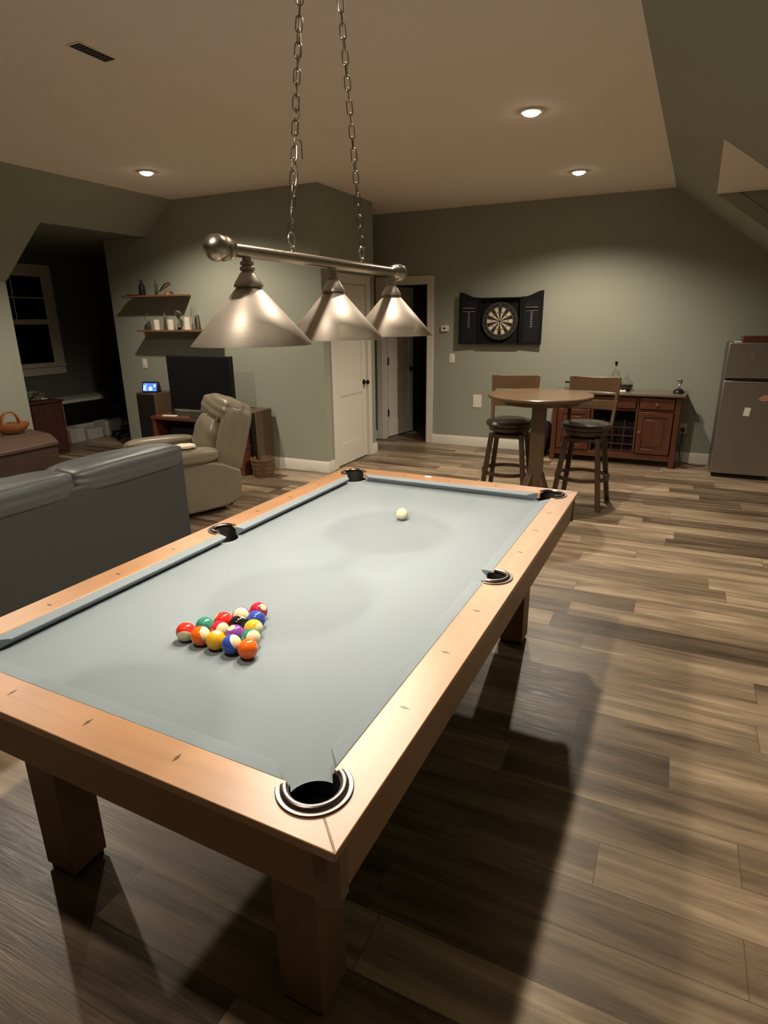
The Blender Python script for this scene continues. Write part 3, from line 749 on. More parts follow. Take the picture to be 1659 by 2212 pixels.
# ------------------------------------------------------------------ hanging lamp
BZ = 1.838
L = thing('billiard_lamp', 'brushed nickel three-shade billiard lamp hanging on two chains over the pool table', 'hanging lamp', (0, 0, 0), TY)
bm = bmesh.new()
my = Matrix.Rotation(-PI / 2, 4, 'X')   # lathe axis z -> y
lathe(bm, [(0, -0.56), (0.0175, -0.56), (0.0175, 0.49), (0, 0.49)], 28, mtx=Matrix.Translation((0, 0, BZ)) @ my)
obj('bar', bm, M['bar'], L)
for s, y0 in ((-1, -0.545), (1, 0.475)):
    pr = [(0.0176, -0.020), (0.024, -0.014), (0.027, -0.006), (0.022, 0.001), (0.024, 0.005), (0.030, 0.009), (0.0315, 0.015), (0.026, 0.020), (0.029, 0.026), (0.0335, 0.040), (0.0325, 0.054), (0.026, 0.066), (0.014, 0.074), (0.007, 0.077), (0, 0.078)]
    bm = bmesh.new(); lathe(bm, pr, 32, close=False, mtx=Matrix.Translation((0, y0, BZ)) @ Matrix.Rotation(-PI / 2 * s, 4, 'X'))
    obj('finial', bm, M['bar'], L)
SHY = (-0.470, -0.012, 0.446)
for k, y in enumerate(SHY):
    # fitter: stem, stepped neck, bell cap
    f = obj('fitter', LT([(0.0, -0.012), (0.012, -0.012), (0.012, -0.024), (0.018, -0.026), (0.019, -0.033), (0.014, -0.036), (0.020, -0.040), (0.021, -0.047), (0.016, -0.050), (0.023, -0.058), (0.034, -0.075), (0.040, -0.086), (0.0405, -0.091), (0.036, -0.092), (0.0, -0.088)], 36, c=(0, y, BZ), close=False), M['nickel'], L)
    sh = LT([(0.030, -0.088), (0.172, -0.246)], 64, c=(0, y, BZ), close=False)
    s = obj('shade', sh, [M['shade'], M['shadein']], L, smooth=60)
    so = s.modifiers.new('thick', 'SOLIDIFY'); so.thickness = 0.0015; so.offset = -1; so.material_offset = 1; so.material_offset_rim = 0
    bm = bmesh.new(); sph(bm, (0, y, BZ - 0.150), 0.030, 24, 16); lathe(bm, [(0.013, -0.125), (0.013, -0.09)], 16, (0, y, BZ))
    obj('bulb', bm, M['bulb'], s)
for y in SHY:
    X, Y = local_to_room(0, y)
    l = bpy.data.lights.new('lamp_bulb_light', 'POINT'); l.energy = 22; l.color = (1.0, 0.89, 0.74); l.shadow_soft_size = 0.03
    o = bpy.data.objects.new('lamp_bulb_light', l); C.objects.link(o); o.location = (X, Y, BZ - 0.190)
# eye rings + chains to the canopy
def link_pts(l, w, n=20):
    pts = []
    for i in range(n):
        a = 2 * PI * i / n; c, s = math.cos(a), math.sin(a)
        pts.append((w * c * (1 if abs(s) < 0.8 else 1), 0, (l - w) * (1 if s > 0 else -1) * (1 if abs(s) > 1e-6 else 0) * min(1, abs(s) * 3) + w * s))
    return pts
def chain(name, A, B, pitch=0.0335, ll=0.0215, ww=0.0095, wr=0.0018):
    A, B = Vector(A), Vector(B); d = B - A; n = int(d.length / pitch); dd = d.normalized()
    q = dd.to_track_quat('Z', 'Y').to_matrix().to_4x4()
    bm = bmesh.new()
    rnd = random.Random(3)
    for i in range(n + 1):
        p = A + d * (i / n)
        mt = Matrix.Translation(p) @ q @ Matrix.Rotation((PI / 2) * (i % 2) + rnd.uniform(-0.35, 0.35) + 0.5, 4, 'Z')
        tube(bm, [mt @ Vector(v) for v in link_pts(ll, ww)], wr, 6, closed=True)
    return obj(name, bm, M['chain'], L, smooth=60)
for y, yt in ((-0.247, -0.075), (0.199, 0.045)):
    bm = bmesh.new()
    lathe(bm, [(0, 0.015), (0.007, 0.015), (0.006, 0.024), (0.009, 0.027), (0.009, 0.031), (0.005, 0.034), (0.0, 0.036)], 16, (0, y, BZ))
    tube(bm, [(0, y + 0.017 * math.sin(2 * PI * i / 24), BZ + 0.052 + 0.018 * math.cos(2 * PI * i / 24)) for i in range(24)], 0.003, 8, closed=True)
    obj('eye_ring', bm, M['nickel'], L)
    chain('chain', (0, y, BZ + 0.085), (0, yt, CH - 0.035))
# cord woven through the nearer chain
pts = []
for i in range(60):
    t = i / 59; pts.append((0.006 * math.sin(t * 40), -0.247 + (-0.075 + 0.247) * t + 0.005 * math.cos(t * 33), BZ + 0.02 + (CH - 0.03 - BZ - 0.02) * t))
obj('cord', TB(pts, 0.0018, 8), M['nickel'], L)
obj('cord_tie', TB([(0.000, -0.196, 2.165), (0.004, -0.183, 2.168), (0.005, -0.176, 2.158), (0.005, -0.175, 2.118)], 0.0013, 6), M['black'], L)
obj('canopy', LT([(0, -0.045), (0.012, -0.045), (0.02, -0.032), (0.055, -0.022), (0.062, -0.010), (0.062, 0), (0, 0)], 40, c=(0, -0.015, CH)), M['nickel'], L)
for y in (-0.075, 0.045):
    bm = bmesh.new(); tube(bm, [(0, y + 0.010 * math.sin(2 * PI * i / 16), CH - 0.030 + 0.010 * math.cos(2 * PI * i / 16)) for i in range(16)], 0.0022, 6, closed=True)
    obj('chain_hook', bm, M['nickel'], L)

# ------------------------------------------------------------------ ceiling vent
V = thing('ceiling_vent', 'small dark slotted vent in the ceiling, left of the lamp chains', 'vent', (-1.728, 0.68, CH))
obj('vent_frame', BX(-0.045, 0.045, -0.115, 0.115, -0.004, 0.0), M['ceil'], V, bevel=0.002)
bm = bmesh.new()
for k in range(9): box(bm, -0.033, 0.033, -0.099 + k * 0.0235, -0.083 + k * 0.0235, -0.007, -0.0035)
obj('vent_slats', bm, M['vent'], V, smooth=0)
obj('vent_opening', BX(-0.036, 0.036, -0.105, 0.105, -0.0052, -0.0042), M['blackmat'], V, smooth=0)

# ------------------------------------------------------------------ dartboard cabinet
DC = thing('dartboard_cabinet', 'open black dartboard cabinet with two doors on the green back wall', 'dartboard cabinet', (-0.965, YB - 0.002, 1.60))
bw, z0, z1 = 0.265, -0.272, 0.285
bm = bmesh.new(); box(bm, -bw, bw, -0.012, 0, z0, z1); box(bm, -bw, -bw + 0.015, -0.07, 0, z0, z1); box(bm, bw - 0.015, bw, -0.07, 0, z0, z1); box(bm, -bw, bw, -0.07, 0, z0, z0 + 0.015); box(bm, -bw, bw, -0.07, 0, z1 - 0.015, z1)
obj('cabinet_case', bm, M['dcab'], DC, bevel=0.002, smooth=30)
def dart_door(s):
    pts = [(0, z0), (0.262, z0), (0.262, z1 + 0.07)]
    for i in range(1, 9):
        t = i / 8; x = 0.262 * (1 - t); z = z1 + 0.005 + 0.065 * (0.5 + 0.5 * math.cos(PI * min(1, t * 1.15))); pts.append((x, z))
    bm = bmesh.new(); prism(bm, pts, 0, 0.016)
    mt = Matrix(((s, 0, 0, 0), (0, 0, -1, 0), (0, 1, 0, 0), (0, 0, 0, 1)))
    for v in bm.verts: v.co = mt @ v.co
    o = obj('door', bm, M['dcab'], DC, (s * bw, -0.040, 0), (0, 0, -s * math.radians(3.5)), bevel=0.002, smooth=30)
    # raised frame, dart rack and chalk score strip
    bm = bmesh.new(); box(bm, s * 0.131 - 0.092, s * 0.131 + 0.092, -0.020, -0.015, z0 + 0.03, z1 - 0.045)
    obj('score_panel', bm, M['blackmat'], o, smooth=0)
    bm = bmesh.new(); box(bm, s * 0.131 - 0.075, s * 0.131 + 0.075, -0.038, -0.018, 0.158, 0.168); box(bm, s * 0.131 - 0.075, s * 0.131 + 0.075, -0.030, -0.018, 0.120, 0.128)
    obj('dart_rack', bm, M['wire'], o, bevel=0.002)
    bm = bmesh.new()
    for k in range(7):
        zz = 0.10 - k * 0.028; box(bm, s * 0.131 - 0.016 + 0.003 * (k % 2), s * 0.131 + 0.014, -0.0215, -0.0198, zz, zz + 0.019)
    obj('chalk_marks', bm, M['chalk'], o, smooth=0)
dart_door(1); dart_door(-1)
DB = thing('dartboard', 'round dartboard with cream and black wedges inside the open black cabinet', 'dartboard', (-0.965, YB - 0.014, 1.607), rot=(PI / 2, 0, 0))
obj('board_body', LT([(0, 0.0), (0.222, 0.0), (0.2255, 0.004), (0.2255, 0.034), (0.222, 0.038), (0, 0.038)], 72), M['dblk'], DB)
bm = bmesh.new(); zf = 0.0385
rings = [(0.016, 0.099, 0), (0.099, 0.107, 1), (0.107, 0.162, 0), (0.162, 0.170, 1)]
order = [20, 1, 18, 4, 13, 6, 10, 15, 2, 17, 3, 19, 7, 16, 8, 11, 14, 9, 12, 5]
for k in range(20):
    a0 = PI / 2 - (k - 0.5) * PI / 10; a1 = a0 - PI / 10
    for r0, r1, t in rings:
        A = []
        for r, aa in ((r0, (a0, (a0 + a1) / 2, a1)), (r1, (a1, (a0 + a1) / 2, a0))):
            for a in aa: A.append(bm.verts.new((r * math.cos(a), r * math.sin(a), zf)))
        f = bm.faces.new(A); f.material_index = (1 if k % 2 == 0 else 0) if t == 0 else (2 if k % 2 == 0 else 3)
lathe(bm, [(0, zf + 0.0003), (0.0065, zf + 0.0003)], 24, mi=2, close=False); lathe(bm, [(0.0065, zf + 0.0002), (0.016, zf + 0.0002)], 24, mi=3, close=False)
obj('board_face', bm, [M['cream'], M['dblk'], M['dred'], M['dgrn']], DB, smooth=0)
bm = bmesh.new()
for r in (0.016, 0.099, 0.107, 0.162, 0.170, 0.217): tube(bm, [(r * math.cos(2 * PI * i / 60), r * math.sin(2 * PI * i / 60), 0.0395) for i in range(60)], 0.0007 if r < 0.2 else 0.0016, 5, closed=True)
for k in range(20):
    a = PI / 2 - (k - 0.5) * PI / 10; tube(bm, [(0.016 * math.cos(a), 0.016 * math.sin(a), 0.0395), (0.172 * math.cos(a), 0.172 * math.sin(a), 0.0395)], 0.0007, 5)
obj('wire_spider', bm, M['wire'], DB)
for k, nn in enumerate(order):
    bm = bmesh.new()
    a = PI / 2 - k * PI / 10; text_mesh(bm, str(nn), 0.026, Matrix.Translation((0.194 * math.cos(a), 0.194 * math.sin(a), 0.0395)) @ Matrix.Rotation(a - PI / 2, 4, 'Z'))
    obj('numeral', bm, M['wire'], DB, smooth=0)

# ------------------------------------------------------------------ wall plates
def plate(name, lab, cat, x, z, w, h, kind, y=YB, m='white'):
    t = thing(name, lab, cat, (x, y, z))
    obj('plate', BX(-w / 2, w / 2, -0.006, 0, -h / 2, h / 2), M[m], t, bevel=0.002)
    if kind == 'rocker': obj('rocker', BX(-0.016, 0.016, -0.010, -0.005, -0.033, 0.033), M[m], t, bevel=0.002)
    if kind == 'outlet':
        for zz in (-0.02, 0.02): obj('socket', BX(-0.014, 0.014, -0.008, -0.005, zz - 0.013, zz + 0.013), M[m], t, bevel=0.003)
    return t
plate('light_switch', 'white light switch on the green wall right of the hall doorway', 'light switch', -1.594, 1.146, 0.075, 0.115, 'rocker')
plate('light_switch', 'white light switch on the media wall under the lower shelf', 'light switch', -4.925, 1.155, 0.075, 0.115, 'rocker', YF)
plate('wall_cover_plate', 'blank white cover plate low on the wall, left of the bar stool', 'wall plate', -1.232, 0.604, 0.115, 0.165, 'blank')
th = thing('thermostat', 'small white thermostat beside the hall door casing', 'thermostat', (-1.70, YB, 1.521))
obj('housing', BX(-0.052, 0.052, -0.024, 0, -0.038, 0.038), M['white'], th, bevel=0.006)
obj('display', BX(-0.018, 0.012, -0.0255, -0.023, -0.008, 0.014), M['black'], th, smooth=0)
po = plate('power_outlet', 'white power outlet with a black plug, right of the red cabinet', 'power outlet', 1.245, 0.40, 0.075, 0.115, 'outlet')
tag(obj('plug', BX(-0.02, 0.02, -0.045, -0.009, -0.035, 0.005), M['black'], None, (1.245, YB, 0.40), bevel=0.004), 'black plug pushed into the outlet beside the red cabinet', 'plug')
# cord on the floor
tag(obj('floor_cable', TB([(1.25, YB - 0.045, 0.36), (1.235, YB - 0.05, 0.15), (1.26, YB - 0.045, 0.02), (1.33, YB - 0.08, 0.006), (1.40, YB - 0.13, 0.006), (1.47, YB - 0.14, 0.006), (1.52, YB - 0.10, 0.006)], 0.004, 8), M['black'], None), 'thin black power cord on the floor between cabinet and refrigerator', 'cord')

# ------------------------------------------------------------------ refrigerator
FR = thing('refrigerator', 'small stainless top-freezer refrigerator at the right edge', 'refrigerator', (1.545, 5.24, 0))
W_ = 0.545
obj('body', BX(0.004, W_ - 0.004, 0.055, 0.56, 0.03, 1.375), M['steeldk'], FR, bevel=0.006)
obj('freezer_door', BX(0, W_, 0, 0.052, 1.035, 1.385), M['steel'], FR, bevel=0.008)
obj('fridge_door', BX(0, W_, 0, 0.052, 0.045, 1.012), M['steel'], FR, bevel=0.008)
obj('handle_recess', BX(0.075, W_ - 0.01, -0.002, 0.03, 1.008, 1.034), M['black'], FR, bevel=0.002)
obj('handle_trim', BX(0.08, W_ - 0.02, -0.004, 0.02, 0.998, 1.004), M['chrome'], FR, bevel=0.001)
obj('toe_kick', BX(0.02, W_ - 0.02, 0.03, 0.5, 0.0, 0.035), M['black'], FR, smooth=0)
bm = bmesh.new(); box(bm, 0.20, 0.235, -0.0015, 0.001, 1.27, 1.278); box(bm, 0.205, 0.23, -0.0015, 0.001, 1.255, 1.262); box(bm, 0.212, 0.222, -0.0015, 0.001, 1.225, 1.25)
obj('badge', bm, M['wire'], FR, smooth=0)
tag(obj('paper_note', BX(0, 0.055, -0.003, -0.0005, 0, 0.085), M['paper'], None, (1.765, 5.24, 0.665), (0, 0.1, 0), smooth=0), 'small pale note stuck on the refrigerator door', 'note')
bm = bmesh.new(); prism(bm, [(0, 0), (0.05, -0.01), (0.12, 0.005), (0.13, 0.03), (0.07, 0.055), (0.03, 0.045)], 0, 0.003, mtx=Matrix.Translation((1.875, 5.2395, 0.825)) @ Matrix.Rotation(PI / 2, 4, 'X'))
tag(obj('magnet', bm, M['pink'], None, smooth=0), 'tan picture magnet on the refrigerator door at the frame edge', 'magnet')
bm = bmesh.new(); box(bm, 0, 0.36, 0, 0.3, 0, 0.012); box(bm, 0, 0.36, 0, 0.012, 0.012, 0.055); box(bm, 0, 0.36, 0.288, 0.3, 0.012, 0.055); box(bm, 0, 0.012, 0.012, 0.288, 0.012, 0.055); box(bm, 0.348, 0.36, 0.012, 0.288, 0.012, 0.055)
tag(obj('wooden_tray', bm, M['cherryx'], None, (1.66, 5.27, 1.3865), bevel=0.003), 'dark reddish wooden tray on top of the refrigerator', 'tray')
tag(obj('folded_paper', BX(0, 0.06, 0, 0.12, 0, 0.006), M['paper'], None, (1.595, 5.30, 1.3865), smooth=0), 'white folded paper on the refrigerator beside the wooden tray', 'paper')

# ------------------------------------------------------------------ wine cabinet
WC = thing('wine_cabinet', 'red cherry wine cabinet with stone top against the green back wall', 'cabinet', (0.505, 5.44, 0))
hw, dp, ht = 0.685, 0.38, 0.80
for sx in (-1, 1):
    for y in (0, dp - 0.05):
        obj('corner_post', BX(min(sx * hw, sx * (hw - 0.055)), max(sx * hw, sx * (hw - 0.055)), y, y + 0.05, 0, ht), M['cherry'], WC, bevel=0.004)
bm = bmesh.new(); b0 = 0.11
box(bm, -hw + 0.055, hw - 0.055, 0.012, dp, b0, b0 + 0.03); box(bm, -hw + 0.055, hw - 0.055, 0.012, dp - 0.02, ht - 0.02, ht)
box(bm, -hw + 0.02, -hw + 0.04, 0.05, dp - 0.05, b0, ht); box(bm, hw - 0.04, hw - 0.02, 0.05, dp - 0.05, b0, ht); box(bm, -hw + 0.055, hw - 0.055, dp - 0.02, dp - 0.005, b0, ht)
cx0, cx1 = -0.235, 0.245
for x in (cx0, cx1): box(bm, x - 0.012, x + 0.012, 0.012, dp - 0.02, b0 + 0.03, ht - 0.02)
box(bm, -hw + 0.055, hw - 0.055, 0.014, 0.034, 0.625, 0.648)
box(bm, -hw + 0.055, hw - 0.055, 0.008, 0.034, b0 - 0.035, b0 + 0.03)
obj('carcass', bm, M['cherry'], WC, bevel=0.002, smooth=30)
def knob(p, x, y, z): obj('knob', LT([(0, 0), (0.005, 0), (0.005, 0.012), (0.013, 0.016), (0.0145, 0.022), (0.010, 0.029), (0, 0.031)], 16, mtx=Matrix.Translation((x, y, z)) @ Matrix.Rotation(PI / 2, 4, 'X'), close=False), M['knob'], p)
def raised(p, name, x0, x1, za, zb):
    bm = bmesh.new(); box(bm, x0, x1, -0.004, 0.014, za, zb)
    d = obj(name, bm, M['cherry'], p, bevel=0.004)
    return d
for x0, x1, kx in ((-hw + 0.065, cx0 - 0.02, None), (cx0 + 0.02, cx1 - 0.02, None), (cx1 + 0.02, hw - 0.065, None)):
    d = raised(WC, 'drawer', x0, x1, 0.655, 0.775); knob(d, (x0 + x1) / 2, -0.004, 0.715)
for x0, x1, s in ((-hw + 0.065, cx0 - 0.02, 1), (cx1 + 0.02, hw - 0.065, -1)):
    bm = bmesh.new(); fw = 0.055; za, zb = 0.15, 0.622
    box(bm, x0, x0 + fw, -0.006, 0.014, za, zb); box(bm, x1 - fw, x1, -0.006, 0.014, za, zb); box(bm, x0 + fw, x1 - fw, -0.006, 0.014, za, za + fw); box(bm, x0 + fw, x1 - fw, -0.006, 0.014, zb - fw, zb)
    box(bm, x0 + fw, x1 - fw, 0.004, 0.012, za + fw, zb - fw); box(bm, x0 + fw + 0.03, x1 - fw - 0.03, -0.004, 0.008, za + fw + 0.03, zb - fw - 0.03)
    d = obj('door', bm, M['cherry'], WC, bevel=0.003, smooth=30); knob(d, x1 - 0.022 if s > 0 else x0 + 0.022, -0.006, 0.40)
obj('rack_lining', BX(cx0 + 0.012, cx1 - 0.012, 0.20, 0.21, b0 + 0.03, 0.625), M['blackmat'], WC, smooth=0)
bm = bmesh.new()
for z in (0.24, 0.335, 0.43): box(bm, cx0 + 0.012, cx1 - 0.012, 0.02, 0.03, z, z + 0.009)
for k in range(1, 4): x = cx0 + k * (cx1 - cx0) / 4; box(bm, x - 0.004, x + 0.004, 0.02, 0.03, 0.14, 0.52)
obj('bottle_rack', bm, M['cherryx'], WC, smooth=0)
obj('stone_top', BX(-hw - 0.035, hw + 0.035, -0.035, dp + 0.005, ht, ht + 0.028), M['granite'], WC, bevel=0.005)
ZC = ht + 0.0285
# things on the cabinet
def at_y(px): pass
t = thing('whiskey_bottle', 'clear glass bottle with dark stopper behind the bar stool, on the red cabinet', 'bottle', (0.462, 5.66, ZC))
obj('glass_body', LT([(0, 0), (0.042, 0), (0.045, 0.005), (0.045, 0.15), (0.040, 0.18), (0.018, 0.215), (0.014, 0.26), (0.0155, 0.265), (0.0155, 0.275), (0, 0.275)], 32), M['glass'], t)
obj('liquor', LT([(0, 0.006), (0.040, 0.006), (0.041, 0.06), (0, 0.06)], 32), M['amber'], t)
obj('stopper', LT([(0, 0.276), (0.012, 0.276), (0.012, 0.30), (0.017, 0.303), (0.017, 0.325), (0, 0.328)], 20), M['black'], t)
t = thing('decanter', 'round glass decanter half filled with dark wine on the red cabinet', 'decanter', (0.595, 5.62, ZC))
obj('glass_body', LT([(0, 0.001), (0.045, 0.001), (0.070, 0.03), (0.077, 0.062), (0.070, 0.10), (0.040, 0.13), (0.018, 0.15), (0.014, 0.19), (0.022, 0.215), (0.020, 0.215), (0.012, 0.19), (0.016, 0.15), (0.038, 0.127), (0.067, 0.10), (0.0735, 0.062), (0.067, 0.032), (0.043, 0.004), (0, 0.004)], 40, close=False), M['glass'], t)
obj('wine_fill', LT([(0, 0.005), (0.042, 0.005), (0.066, 0.033), (0.072, 0.062), (0.0705, 0.075), (0, 0.075)], 36), M['wine'], t)
tag(obj('napkin', BX(-0.05, 0.04, -0.03, 0.03, 0, 0.02), M['paper'], None, (0.565, 5.49, ZC), (0, 0, 0.2), bevel=0.006), 'small white folded napkin in front of the decanter', 'napkin')
t = thing('bar_gadget', 'chrome bar gadget on a black base at the right end of the cabinet', 'bar gadget', (1.145, 5.60, ZC))
obj('base', LT([(0, 0), (0.055, 0), (0.06, 0.008), (0.050, 0.03), (0.030, 0.045), (0.02, 0.05), (0, 0.05)], 32), M['black'], t)
obj('column', LT([(0.012, 0.045), (0.010, 0.075), (0.016, 0.085), (0.010, 0.095), (0.010, 0.105)], 20), M['chrome'], t)
obj('head', LT([(0, 0.10), (0.022, 0.10), (0.028, 0.115), (0.030, 0.135), (0.022, 0.155), (0, 0.16)], 24), M['chrome'], t)
t = thing('glass_mug', 'small glass mug with dark rim standing left of the right bar stool', 'mug', (-0.055, 5.62, ZC))
obj('glass_body', LT([(0, 0), (0.030, 0), (0.034, 0.004), (0.036, 0.075), (0.033, 0.075), (0.031, 0.008), (0, 0.006)], 28, close=False), M['glass'], t)
obj('rim', LT([(0.031, 0.074), (0.037, 0.074), (0.037, 0.090), (0.031, 0.090)], 28), M['black'], t)
obj('handle', TB([(0.034, 0, 0.062), (0.055, 0, 0.058), (0.060, 0, 0.038), (0.050, 0, 0.02), (0.033, 0, 0.016)], 0.004, 8), M['glass'], t)
# black bag beside the cabinet
bm = bmesh.new(); pillow(bm, (0, 0, 0.21), (0.13, 0.14, 0.215), 3.2, 12, 0.05, 4)
for v in bm.verts: v.co.x += 0.10 * (v.co.z - 0.2); v.co.z = max(0, v.co.z)
tag(obj('soft_bag', bm, M['blackmat'], None, (-0.345, 5.60, 0), smooth=60), 'soft black bag slumped on the floor left of the red cabinet', 'bag')

# ------------------------------------------------------------------ pub table
TX, TYY, TH = 0.07, 3.35, 1.028
P = thing('pub_table', 'round walnut brown pub table with a square post, near the two bar stools', 'table', (TX, TYY, 0), math.radians(12))
obj('tabletop', LT([(0, -0.036), (0.41, -0.036), (0.434, -0.030), (0.440, -0.020), (0.440, -0.008), (0.432, 0.0), (0, 0.0)], 72, c=(0, 0, TH)), M['pub'], P, bevel=0.001)
obj('apron_ring', LT([(0.30, -0.075), (0.33, -0.075), (0.33, -0.034), (0.30, -0.034)], 48, c=(0, 0, TH)), M['pub'], P)
bm = bmesh.new()
box(bm, -0.062, 0.062, -0.062, 0.062, 0.10, TH - 0.034); box(bm, -0.10, 0.10, -0.10, 0.10, TH - 0.06, TH - 0.034)
obj('post', bm, M['pubz'], P, bevel=0.006)
for k in range(4):
    bm = bmesh.new(); prism(bm, [(0.05, 0.0), (0.05, 0.34), (0.075, 0.34), (0.17, 0.13), (0.29, 0.06), (0.325, 0.04), (0.325, 0.0)], -0.03, 0.03, mtx=Matrix.Rotation(k * PI / 2 + PI / 4, 4, 'Z') @ Matrix.Rotation(PI / 2, 4, 'X'))
    obj('foot', bm, M['pub'], P, bevel=0.004)

# ------------------------------------------------------------------ bar stools
def make_stool(label, loc, rz):
    t = thing('bar_stool', label, 'bar stool', loc, rz, 'swivel bar stools at the pub table')
    SH = 0.765
    bm = bmesh.new(); lathe(bm, [(0, -0.075), (0.185, -0.075), (0.212, -0.062), (0.217, -0.040), (0.205, -0.018), (0.150, -0.003), (0.08, 0.0), (0, 0.0)], 48, (0, 0, SH), close=False)
    obj('seat', bm, M['seat'], t)
    obj('seat_ring', LT([(0, -0.115), (0.170, -0.115), (0.185, -0.108), (0.190, -0.085), (0.19, -0.075), (0, -0.075)], 40, c=(0, 0, SH)), M['stool'], t)
    obj('swivel_plate', LT([(0, -0.14), (0.13, -0.14), (0.135, -0.116), (0, -0.116)], 32, c=(0, 0, SH)), M['bronze'], t)
    top, bot = 0.135, 0.205
    for sx in (-1, 1):
        for sy in (-1, 1):
            bm = bmesh.new(); w = 0.021
            a = Vector((sx * top, sy * top, SH - 0.125)); b = Vector((sx * bot, sy * bot, 0))
            vs = box(bm, -w, w, -w, w, 0, 1)
            for v in vs:
                f = v.co.z; p = b.lerp(a, f); v.co = Vector((p.x + v.co.x, p.y + v.co.y, p.z))
            obj('leg', bm, M['stool'], t, bevel=0.004)
    obj('leg_frame', BX(-0.15, 0.15, -0.15, 0.15, SH - 0.165, SH - 0.138), M['stool'], t, bevel=0.004)
    # foot ring made of four curved rails
    for zf_, rr in ((0.27, 0.19), (0.20, 0.195)):
        bm = bmesh.new(); n = 48
        for i in range(n):
            pass
        lathe(bm, [(rr + 0.028, -0.018), (rr + 0.052, -0.018), (rr + 0.052, 0.012), (rr + 0.028, 0.012), (rr + 0.028, -0.018)], 48, (0, 0, zf_), close=False) if zf_ == 0.27 else None
        if zf_ == 0.27: obj('foot_ring', bm, M['stool'], t, smooth=30)
        else: bm.free()
    # back: at local +y
    for s in (-1, 1):
        bm = bmesh.new(); pts = []
        for i in range(9):
            f = i / 8; pts.append(Vector((s * (0.188 + 0.022 * f), 0.115 + 0.085 * f + 0.012 * math.sin(PI * f), SH - 0.105 + (0.475) * f)))
        vs = []
        for p in pts:
            vs.append([bm.verts.new(p + Vector(d)) for d in ((-0.014, -0.019, 0), (0.014, -0.019, 0), (0.014, 0.019, 0), (-0.014, 0.019, 0))])
        for A, B in zip(vs, vs[1:]):
            for k in range(4): bm.faces.new((A[k], A[(k + 1) % 4], B[(k + 1) % 4], B[k]))
        bm.faces.new(vs[0][::-1]); bm.faces.new(vs[-1])
        obj('back_post', bm, M['stoolb'], t, bevel=0.004, smooth=40)
    def slat(z0, z1, y, name):
        bm = bmesh.new(); n = 16; A = []
        for i in range(n + 1):
            f = i / n * 2 - 1; x = f * 0.215; yy = y + 0.040 * (1 - f * f); dip = 0.010 * (1 - f * f)
            A.append([bm.verts.new((x, yy - 0.011, z0)), bm.verts.new((x, yy + 0.011, z0)), bm.verts.new((x, yy + 0.011 + 0.012, z1 - dip)), bm.verts.new((x, yy - 0.011 + 0.012, z1 - dip))])
        for P_, Q in zip(A, A[1:]):
            for k in range(4): bm.faces.new((P_[k], P_[(k + 1) % 4], Q[(k + 1) % 4], Q[k]))
        bm.faces.new(A[0][::-1]); bm.faces.new(A[-1]); obj(name, bm, M['stoolb'], t, smooth=40, bevel=0.003)
    slat(SH + 0.245, SH + 0.375, 0.178, 'crest_rail'); slat(SH + 0.085, SH + 0.175, 0.150, 'back_slat')
    return t
make_stool('dark walnut swivel bar stool with brown leather seat, left of the table post', (-0.25, 3.63, 0), math.radians(3))
make_stool('dark walnut swivel bar stool with brown leather seat, right of the table, before the cabinet', (0.425, 3.70, 0), math.radians(-5))

# ------------------------------------------------------------------ media wall: shelves
def wshelf(lab, x0, x1, z):
    return tag(obj('floating_shelf', BX(x0, x1, YF - 0.20, YF, z - 0.022, z), M['shelf'], None, bevel=0.003), lab, 'shelf', 'floating shelves on the media wall')
ZS1, ZS2 = 1.945, 1.558
wshelf('upper reddish wooden floating shelf holding a dark bottle', -4.96, -4.07, ZS1)
wshelf('lower reddish wooden floating shelf crowded with glassware', -4.78, -3.62, ZS2)
YS = YF - 0.10
def bottle_prof(r, h, nr, s=1): return [(0, 0), (r, 0), (r, h * 0.55), (r * 0.9, h * 0.64), (nr, h * 0.76), (nr, h), (0, h)]
tag(obj('dark_bottle', LT(bottle_prof(0.036, 0.175, 0.016), 24), M['black'], None, (-4.715, YS, ZS1)), 'squat black bottle on the upper shelf', 'bottle')
tag(obj('slim_bottle', LT(bottle_prof(0.024, 0.17, 0.009), 24), M['glassg'], None, (-4.50, YS, ZS1)), 'slim greenish glass bottle in the middle of the upper shelf', 'bottle')
t = thing('glass_ornament', 'shiny curved glass ornament on a small wooden base on the upper shelf', 'ornament', (-4.30, YS - 0.02, ZS1))
obj('stand', LT([(0, 0), (0.05, 0), (0.045, 0.015), (0.015, 0.03), (0.012, 0.05), (0, 0.05)], 20), M['shelf'], t)
obj('curved_body', TB([(-0.13, 0, 0.035), (-0.08, 0, 0.065), (-0.02, 0, 0.100), (0.03, 0, 0.115), (0.06, 0, 0.10)], 0.02, 14, rads=[0.006, 0.016, 0.024, 0.020, 0.008]), M['chrome'], t)
tag(obj('low_dish', LT([(0, 0), (0.05, 0), (0.09, 0.012), (0.088, 0.016), (0.05, 0.006), (0, 0.005)], 32), M['shelf'], None, (-4.87, YS, ZS1)), 'shallow dark dish at the left end of the upper shelf', 'dish')
t = thing('wine_glass', 'stemmed wine glass at the left end of the lower shelf', 'glass', (-4.66, YS - 0.02, ZS2), 0, 'glassware on the lower shelf')
obj('bowl', LT([(0.004, 0.085), (0.022, 0.095), (0.036, 0.125), (0.036, 0.16), (0.029, 0.195), (0.027, 0.195), (0.034, 0.16), (0.034, 0.127), (0.02, 0.098), (0.0, 0.09)], 28, close=False), M['glass'], t)
obj('stem', LT([(0, 0), (0.032, 0.0), (0.031, 0.003), (0.005, 0.008), (0.004, 0.086), (0, 0.086)], 24), M['glass'], t)
